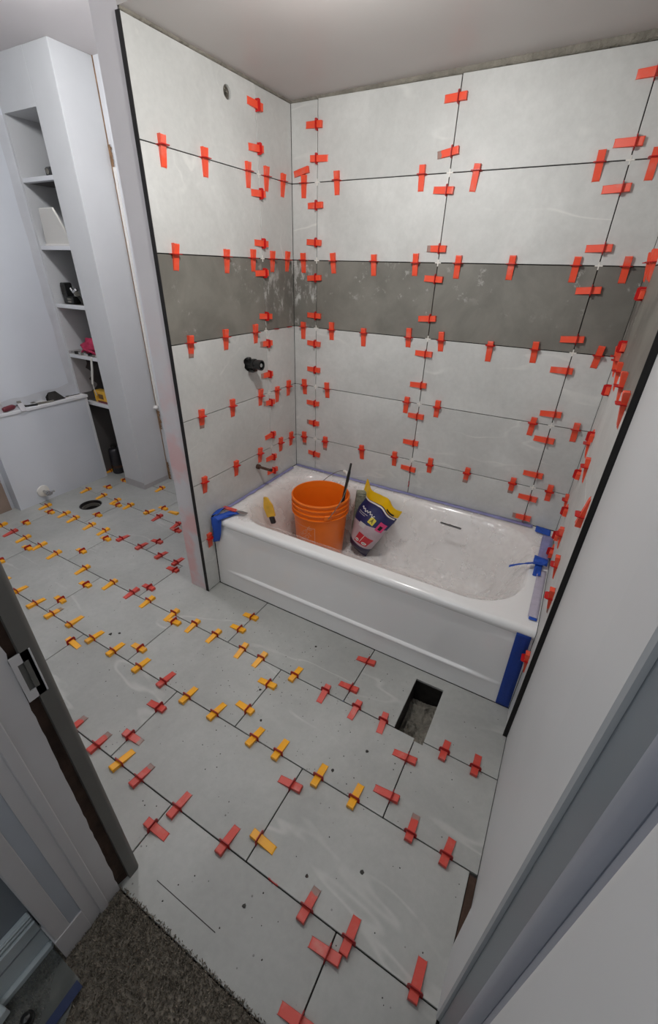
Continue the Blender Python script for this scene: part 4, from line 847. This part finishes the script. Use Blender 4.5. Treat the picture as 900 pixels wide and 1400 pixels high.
CLIPS = """
back VA 0.138 0.000 2.043 o -x -
back VA 0.138 0.000 1.928 o +x -
back VA 0.138 0.000 1.759 o -x -
back VA 0.138 0.000 1.613 o -x -
back VA 0.138 0.000 1.464 o -x -
back VA 0.138 0.000 1.292 o -x -
back VA 0.138 0.000 1.155 o -x -
back VA 0.138 0.000 1.020 o -x -
back VA 0.138 0.000 0.833 o -x -
back VA 0.138 0.000 0.716 o -x -
back VA 0.138 0.000 0.523 o -x -
back VB 0.749 0.000 2.065 o -x -
back VB 0.749 0.000 1.909 o -x -
back VB 0.749 0.000 1.789 o -x -
back VB 0.749 0.000 1.590 o -x -
back VB 0.749 0.000 1.477 o -x -
back VB 0.749 0.000 1.319 o -x -
back VB 0.749 0.000 1.166 o -x -
back VB 0.749 0.000 1.019 o -x -
back VB 0.749 0.000 0.863 o -x -
back VB 0.749 0.000 0.719 o -x -
back VB 0.749 0.000 0.569 o -x -
back VB 0.749 0.000 0.478 o -x clip
back VC 1.360 0.000 2.058 o -x -
back VC 1.360 0.000 1.891 o -x -
back VC 1.360 0.000 1.769 o -x -
back VC 1.360 0.000 1.594 o -x -
back VC 1.360 0.000 1.458 o -x -
back VC 1.360 0.000 1.284 o -x -
back VC 1.360 0.000 1.162 o -x -
back VC 1.360 0.000 0.978 o -x -
back VC 1.360 0.000 0.859 o -x -
back VC 1.360 0.000 0.686 o -x -
back VC 1.360 0.000 0.562 o -x -
back VC 1.360 0.000 0.453 o -x -
back H1 0.070 0.000 1.845 o -z -
back H1 0.243 0.000 1.845 o -z -
back H1 0.637 0.000 1.845 o -z -
back H1 0.855 0.000 1.845 o -z -
back H1 1.271 0.000 1.845 o -z -
back H1 1.429 0.000 1.845 o -z -
back H2 0.064 0.000 1.539 o -z -
back H2 0.234 0.000 1.539 o -z -
back H2 0.449 0.000 1.539 o -z -
back H2 0.650 0.000 1.539 o -z -
back H2 0.838 0.000 1.539 o -z -
back H2 1.053 0.000 1.539 o -z -
back H2 1.285 0.000 1.539 o -z -
back H2 1.448 0.000 1.539 o -z -
back H3 0.062 0.000 1.232 o -z -
back H3 0.235 0.000 1.232 o -z -
back H3 0.419 0.000 1.232 o -z -
back H3 0.656 0.000 1.232 o -z -
back H3 0.814 0.000 1.232 o -z -
back H3 1.035 0.000 1.232 o -z -
back H3 1.217 0.000 1.232 o -z -
back H3 1.452 0.000 1.232 o -z -
back H4 0.067 0.000 0.926 o -z -
back H4 0.215 0.000 0.926 o -z -
back H4 0.684 0.000 0.926 o -z -
back H4 0.844 0.000 0.926 o -z -
back H4 1.285 0.000 0.926 o -z -
back H4 1.458 0.000 0.926 o -z -
back H5 0.064 0.000 0.619 o -z -
back H5 0.211 0.000 0.619 o -z -
back H5 0.451 0.000 0.619 o -z -
back H5 0.651 0.000 0.619 o -z -
back H5 0.852 0.000 0.619 o -z -
back H5 1.047 0.000 0.619 o -z -
back H5 1.268 0.000 0.619 o -z -
back H5 1.434 0.000 0.619 o -z -
left VD 0.000 -0.253 2.062 o -y -
left VD 0.000 -0.253 1.928 o -y -
left VD 0.000 -0.253 1.778 o -y -
left VD 0.000 -0.253 1.597 o -y -
left VD 0.000 -0.253 1.481 o -y -
left VD 0.000 -0.253 1.297 o -y -
left VD 0.000 -0.253 1.173 o -y -
left VD 0.000 -0.253 1.022 o -y -
left VD 0.000 -0.253 0.875 o -y -
left VD 0.000 -0.253 0.692 o -y -
left VD 0.000 -0.253 0.559 o -y -
left VD 0.000 -0.253 0.475 o -y -
left H1 0.000 -0.773 1.845 o -z -
left H1 0.000 -0.577 1.845 o -z -
left H1 0.000 -0.329 1.845 o -z -
left H1 0.000 -0.205 1.845 o -z -
left H1 0.000 -0.081 1.845 o -z -
left H2 0.000 -0.778 1.539 o -z -
left H2 0.000 -0.503 1.539 o -z -
left H2 0.000 -0.328 1.539 o -z -
left H2 0.000 -0.183 1.539 o -z -
left H2 0.000 -0.059 1.539 o -z -
left H3 0.000 -0.763 1.232 o -z -
left H3 0.000 -0.553 1.232 o -z -
left H3 0.000 -0.342 1.232 o -z -
left H3 0.000 -0.167 1.232 o -z clip
left H3 0.000 -0.049 1.232 o -z clip
left H4 0.000 -0.755 0.926 o -z -
left H4 0.000 -0.550 0.926 o -z -
left H4 0.000 -0.331 0.926 o -z -
left H4 0.000 -0.186 0.926 o -z -
left H4 0.000 -0.076 0.926 o -z -
left H5 0.000 -0.790 0.619 o -z -
left H5 0.000 -0.564 0.619 o -z -
left H5 0.000 -0.364 0.619 o -z -
left H5 0.000 -0.169 0.619 o -z -
left H5 0.000 -0.062 0.619 o -z -
left H6 0.000 -0.807 0.313 o -z -
right VE 1.514 -0.253 1.660 o +y -
right VE 1.514 -0.253 1.460 o +y -
right VE 1.514 -0.253 1.300 o +y -
right VE 1.514 -0.253 1.154 o +y -
right VE 1.514 -0.253 0.980 o +y -
right VE 1.514 -0.253 0.824 o +y -
right VE 1.514 -0.253 0.655 o +y -
right VE 1.514 -0.253 0.535 o +y -
right VE 1.514 -0.253 0.450 o +y -
right H2 1.514 -0.070 1.549 o -z -
right H2 1.514 -0.180 1.549 o -z -
right H2 1.514 -0.270 1.549 o -z -
right H3 1.514 -0.050 1.242 o -z -
right H3 1.514 -0.170 1.242 o -z -
right H3 1.514 -0.390 1.242 o -z -
right H3 1.514 -0.630 1.242 o -z -
right H3 1.514 -0.840 1.242 o -z -
right H4 1.514 -0.200 0.936 o -z -
right H4 1.514 -0.460 0.936 o -z -
right H4 1.514 -0.850 0.936 o +z -
right H5 1.514 -0.080 0.629 o -z -
right H5 1.514 -0.410 0.629 o -z -
right H5 1.514 -0.640 0.629 o -z -
right H5 1.514 -0.830 0.629 o -z -
right H6 1.514 -0.810 0.323 o -z -
floor F4 -0.848 -1.383 0.000 y +y -
floor F4 -0.675 -1.383 0.000 y +y -
floor F4 -0.532 -1.383 0.000 y +y -
floor F4 -0.389 -1.383 0.000 y +y -
floor F4 -0.221 -1.383 0.000 y +y -
floor F4 -0.075 -1.383 0.000 y +y -
floor F4 0.094 -1.383 0.000 y +y -
floor F4 0.242 -1.383 0.000 r +y -
floor F4 0.378 -1.383 0.000 y +y -
floor F4 0.524 -1.383 0.000 y +y -
floor F4 0.717 -1.383 0.000 y +y -
floor F4 0.825 -1.383 0.000 y +y -
floor F4 0.992 -1.383 0.000 y +y -
floor F4 1.128 -1.383 0.000 y +y -
floor F4 1.322 -1.383 0.000 r +y -
floor F4 1.434 -1.383 0.000 r +y -
floor F3 -1.597 -1.079 0.000 y -y -
floor F3 -1.457 -1.079 0.000 r -y -
floor F3 -1.320 -1.079 0.000 y -y -
floor F3 -1.160 -1.079 0.000 y -y -
floor F3 -1.000 -1.079 0.000 y -y -
floor F3 -0.727 -1.079 0.000 y -y -
floor F3 -0.487 -1.079 0.000 y -y -
floor F3 -0.330 -1.079 0.000 r -y -
floor F3 -0.206 -1.079 0.000 y -y -
floor F3 -0.027 -1.079 0.000 y -y -
floor F3 0.114 -1.079 0.000 y -y -
floor F3 0.246 -1.079 0.000 y -y -
floor F3 0.411 -1.079 0.000 y -y -
floor F3 0.515 -1.079 0.000 y -y -
floor F3 0.693 -1.079 0.000 y +y -
floor F3 0.844 -1.079 0.000 r -y -
floor F3 0.987 -1.079 0.000 r -y -
floor F3 1.102 -1.079 0.000 r -y -
floor F3 1.340 -1.079 0.000 r +y -
floor F3 1.451 -1.079 0.000 r +y -
floor F2 -1.606 -0.775 0.000 y -y -
floor F2 -1.395 -0.775 0.000 y -y -
floor F2 -1.284 -0.775 0.000 y -y -
floor F2 -1.114 -0.775 0.000 y -y -
floor F2 -0.980 -0.775 0.000 y -y -
floor F2 -0.811 -0.775 0.000 r +y -
floor F2 -0.640 -0.775 0.000 r +y -
floor F2 -0.465 -0.775 0.000 r +y -
floor F2 -0.332 -0.775 0.000 r +y -
floor F1 -1.598 -0.470 0.000 y -y -
floor F1 -1.414 -0.470 0.000 y -y -
floor F1 -1.264 -0.470 0.000 y -y -
floor F1 -1.124 -0.470 0.000 y -y -
floor F1 -0.939 -0.470 0.000 y +y -
floor F1 -0.827 -0.470 0.000 r -y -
floor F1 -0.644 -0.470 0.000 r -y -
floor F0 -1.750 -0.165 0.000 y -y -
floor F0 -1.146 -0.165 0.000 y -y -
floor F5 0.114 -1.690 0.000 r +y -
floor F5 0.247 -1.690 0.000 r +y -
floor F5 0.371 -1.690 0.000 y +y -
floor F5 0.472 -1.690 0.000 r +y -
floor F5 0.650 -1.690 0.000 r +y -
floor F5 0.848 -1.690 0.000 r +y -
floor F5 1.026 -1.690 0.000 r +y clip
floor F5 1.139 -1.690 0.000 r +y -
floor F5 1.266 -1.690 0.000 r +y -
floor F5 1.445 -1.690 0.000 r +y -
floor X3 -1.498 -0.975 0.000 y -x -
floor X3 -1.498 -0.813 0.000 y -x -
floor X4 -1.195 -1.131 0.000 y -x -
floor X4 -1.195 -1.283 0.000 y -x -
floor X3 -0.891 -0.984 0.000 y -x -
floor X3 -0.891 -0.825 0.000 y -x -
floor X2 -1.195 -0.668 0.000 y -x -
floor X1 -1.498 -0.362 0.000 y -x -
floor X2 -1.195 -0.509 0.000 y -x -
floor X1 -1.498 -0.220 0.000 y +x -
floor X1 -0.891 -0.369 0.000 y -x -
floor loose -0.775 -0.375 0.000 y -x -
floor X2 -0.589 -0.527 0.000 r -x -
floor X2 -0.589 -0.680 0.000 r -x -
floor X3 -0.285 -0.829 0.000 r -x -
floor X4 -0.589 -1.162 0.000 y -x -
floor X4 -0.589 -1.302 0.000 y -x -
floor X5 -0.285 -1.443 0.000 y +x -
floor X3 -0.285 -1.005 0.000 r -x -
floor X4 0.018 -1.116 0.000 y -x -
floor X4 0.018 -1.311 0.000 y -x -
floor X5 0.322 -1.473 0.000 r -x -
floor X5 0.322 -1.606 0.000 r +x -
floor X3 0.322 -0.898 0.000 y -x -
floor X3 0.322 -0.992 0.000 y -x -
floor X4 0.625 -1.169 0.000 y -x -
floor X4 0.625 -1.305 0.000 y -x -
floor X3 0.929 -0.852 0.000 r -x -
floor X3 0.929 -1.012 0.000 r -x -
floor X4 1.231 -1.168 0.000 r -x -
floor X5 0.929 -1.449 0.000 r -x -
floor X5 0.929 -1.626 0.000 y +x -
floor X4 1.231 -1.314 0.000 r -x -
floor X6 1.231 -1.738 0.000 r -x -
floor X6 1.231 -1.868 0.000 r -x -
floor X6 0.625 -1.765 0.000 r +x -
floor F4 -1.000 -1.383 0.000 y +y -
"""

# ------------------------------------------------------------------ levelling wedges and clips
SURF = {'back': Vector((0, -1, 0)), 'left': Vector((1, 0, 0)), 'right': Vector((-1, 0, 0)), 'floor': Vector((0, 0, 1))}
AX = {'+x': Vector((1, 0, 0)), '-x': Vector((-1, 0, 0)), '+y': Vector((0, 1, 0)), '-y': Vector((0, -1, 0)), '+z': Vector((0, 0, 1)), '-z': Vector((0, 0, -1))}
def wedge_mesh(mname):
    q = MB(); w_ = 0.0118
    prof = [(-0.030, 0.0006), (-0.030, 0.0140), (-0.027, 0.0150), (0.052, 0.0030), (0.056, 0.0006)]
    n = len(prof); vs = [(-w_, y, z) for y, z in prof] + [(w_, y, z) for y, z in prof]
    fs = [tuple(range(n)), tuple(range(2 * n - 1, n - 1, -1))] + [(i, (i + 1) % n, (i + 1) % n + n, i + n) for i in range(n)]
    q.add(vs, fs); return q.mesh('wedge', mname, bevel=0.0008)
WM = {'o': wedge_mesh('wedge_orange'), 'r': wedge_mesh('wedge_red'), 'y': wedge_mesh('wedge_yellow')}
def clip_mesh(mname):
    q = MB()
    M = Matrix.Rotation(PI / 2, 4, 'X')
    out = [(-0.0200, -0.0080), (0.0200, -0.0080), (0.0200, 0.0170), (0.0160, 0.0240), (-0.0160, 0.0240), (-0.0200, 0.0170)]
    hole = [(-0.0130, 0.0003), (0.0130, 0.0003), (0.0130, 0.0125), (-0.0130, 0.0125)]
    q.prism([out, hole], -0.0011, 0.0011, M); return q.mesh('clip', mname)
CM = {'o': clip_mesh('clip_bright'), 'r': clip_mesh('clip_dark'), 'y': clip_mesh('clip_dark')}
q = MB(); q.box(-0.016, 0.016, -0.0009, 0.0009, -0.006, 0.004).box(-0.016, -0.008, -0.0009, 0.0009, 0.004, 0.009).box(0.010, 0.016, -0.0009, 0.0009, 0.004, 0.007)
STUB = q.mesh('snapped_clip', 'clip_bright')
ORD = ['first', 'second', 'third', 'fourth', 'fifth', 'sixth', 'seventh', 'eighth', 'ninth', 'tenth', 'eleventh', 'twelfth', 'thirteenth', 'fourteenth', 'fifteenth', 'sixteenth', 'seventeenth', 'eighteenth', 'nineteenth', 'twentieth', 'twenty-first', 'twenty-second', 'twenty-third', 'twenty-fourth']
JN = {('back', 'VA'): ('from top on the back wall\'s left upright joint', 2), ('back', 'VB'): ('from top on the back wall\'s middle upright joint', 2), ('back', 'VC'): ('from top on the back wall\'s right upright joint', 2),
      ('left', 'VD'): ('from top on the left tiled wall\'s upright joint', 2), ('right', 'VE'): ('from top on the right tiled wall\'s upright joint', 2)}
HW = {1: 'top level joint', 2: 'joint above the dark band', 3: 'joint below the dark band', 4: 'level joint next below that under the band', 5: 'lowest long joint over the tub', 6: 'short joint beside the tub front'}
HW[4] = 'second joint under the dark band'
for i in range(1, 7):
    JN[('back', 'H%d' % i)] = ('from left on back wall, ' + HW[i], 0)
    JN[('left', 'H%d' % i)] = ('from left on left tiled wall, ' + HW[i], 1)
    JN[('right', 'H%d' % i)] = ('out from the corner on right wall, ' + HW[i], -2)
FW = ['short joint inside the shelf recess line', 'joint running past the round drain', 'joint in line with the tub front', 'first long joint before the tub', 'second long joint before the tub', 'third long joint, nearest the doorway']
for i in range(6): JN[('floor', 'F%d' % i)] = ('from left on floor, ' + FW[i], 0)
RW = {1: 'row of tiles behind the drain', 2: 'row of tiles with the drain', 3: 'tile row touching the tub apron', 4: 'second tile row from the tub', 5: 'third tile row from the tub', 6: 'tile row at the doorway'}
for i in range(1, 7): JN[('floor', 'X%d' % i)] = ('from left on cross joints, floor ' + RW[i], 0)
items = []
for ln in CLIPS.strip().split('\n'):
    a = ln.split(); items.append([a[0], a[1], Vector((float(a[2]), float(a[3]), float(a[4]))), a[5], a[6], a[7]])
groups = {}
for it in items: groups.setdefault((it[0], it[1]), []).append(it)
rnd = random.Random(11)
COLN = {'o': 'orange-red', 'r': 'dusty red', 'y': 'yellow'}
WN = {'back': 'back wall', 'left': 'left tiled wall', 'right': 'right tiled wall', 'floor': 'floor'}
for key, lst in groups.items():
    if key in JN:
        ph, ax = JN[key]
        if ax == 2: lst.sort(key=lambda t: -t[2].z)
        elif ax == 0: lst.sort(key=lambda t: (round(t[2].x, 2), t[2].y))
        elif ax == 1: lst.sort(key=lambda t: t[2].y)
        else: lst.sort(key=lambda t: -t[2].y)
    for i, (s, j, pos, colr, d, kind) in enumerate(lst):
        Z = SURF[s]; Y = AX[d]
        if j == 'loose': label = 'yellow wedge lying loose on the floor beside the tiled wall end'
        elif len(lst) == 1: label = COLN[colr] + ' wedge, only one on the ' + WN[s] + '\'s ' + ph.split(', ')[-1] if ',' in ph else COLN[colr] + ' wedge, only one ' + ph
        else: label = COLN[colr] + ' wedge, ' + ORD[i] + ' ' + ph
        if kind == 'clip':
            label = label.replace(COLN[colr] + ' wedge', 'snapped red clip stub')
        jit = rnd.gauss(0, math.radians(2.2)); tilt = rnd.gauss(0, math.radians(1.0))
        Y2 = (Matrix.Rotation(jit, 3, Z) @ Y); X2 = Y2.cross(Z)
        M = Matrix(((X2.x, Y2.x, Z.x, pos.x), (X2.y, Y2.y, Z.y, pos.y), (X2.z, Y2.z, Z.z, pos.z), (0, 0, 0, 1)))
        if kind == 'clip':
            o = bpy.data.objects.new('clip_stub', STUB); COL.objects.link(o); o.matrix_world = Matrix(((X2.x, Y2.x, Z.x, pos.x), (X2.y, Y2.y, Z.y, pos.y), (X2.z, Y2.z, Z.z, pos.z), (0, 0, 0, 1)))
            tag(o, label, 'clip', 'snapped red clip stubs left in the joints'); continue
        e = bpy.data.objects.new('levelling_wedge', None); COL.objects.link(e); e.empty_display_size = 0.02; e.matrix_world = M
        tag(e, label, 'wedge', {'floor': 'tile levelling wedges on the floor joints'}.get(s, 'tile levelling wedges on the ' + s + ' wall joints'))
        wo = bpy.data.objects.new('wedge', WM[colr]); COL.objects.link(wo); wo.parent = e; wo.location = (0, rnd.gauss(0, 0.004), 0)
        if j != 'loose':
            co = bpy.data.objects.new('clip', CM[colr]); COL.objects.link(co); co.parent = e
            co.rotation_euler = (tilt * 3, 0, -jit)
# one wedge stuck flat and askew near the back left corner
e = thing('levelling_wedge', 'orange-red wedge lying askew above the others by the back left corner', 'wedge', (0.062, -0.002, 1.885), None, 'tile levelling wedges on the back wall joints')
Z = SURF['back']; Y = Vector((-0.98, 0, -0.17)).normalized(); X = Y.cross(Z)
e.matrix_world = Matrix(((X.x, Y.x, Z.x, 0.068), (X.y, Y.y, Z.y, -0.001), (X.z, Y.z, Z.z, 1.888), (0, 0, 0, 1)))
wo = bpy.data.objects.new('wedge', WM['o']); COL.objects.link(wo); wo.parent = e
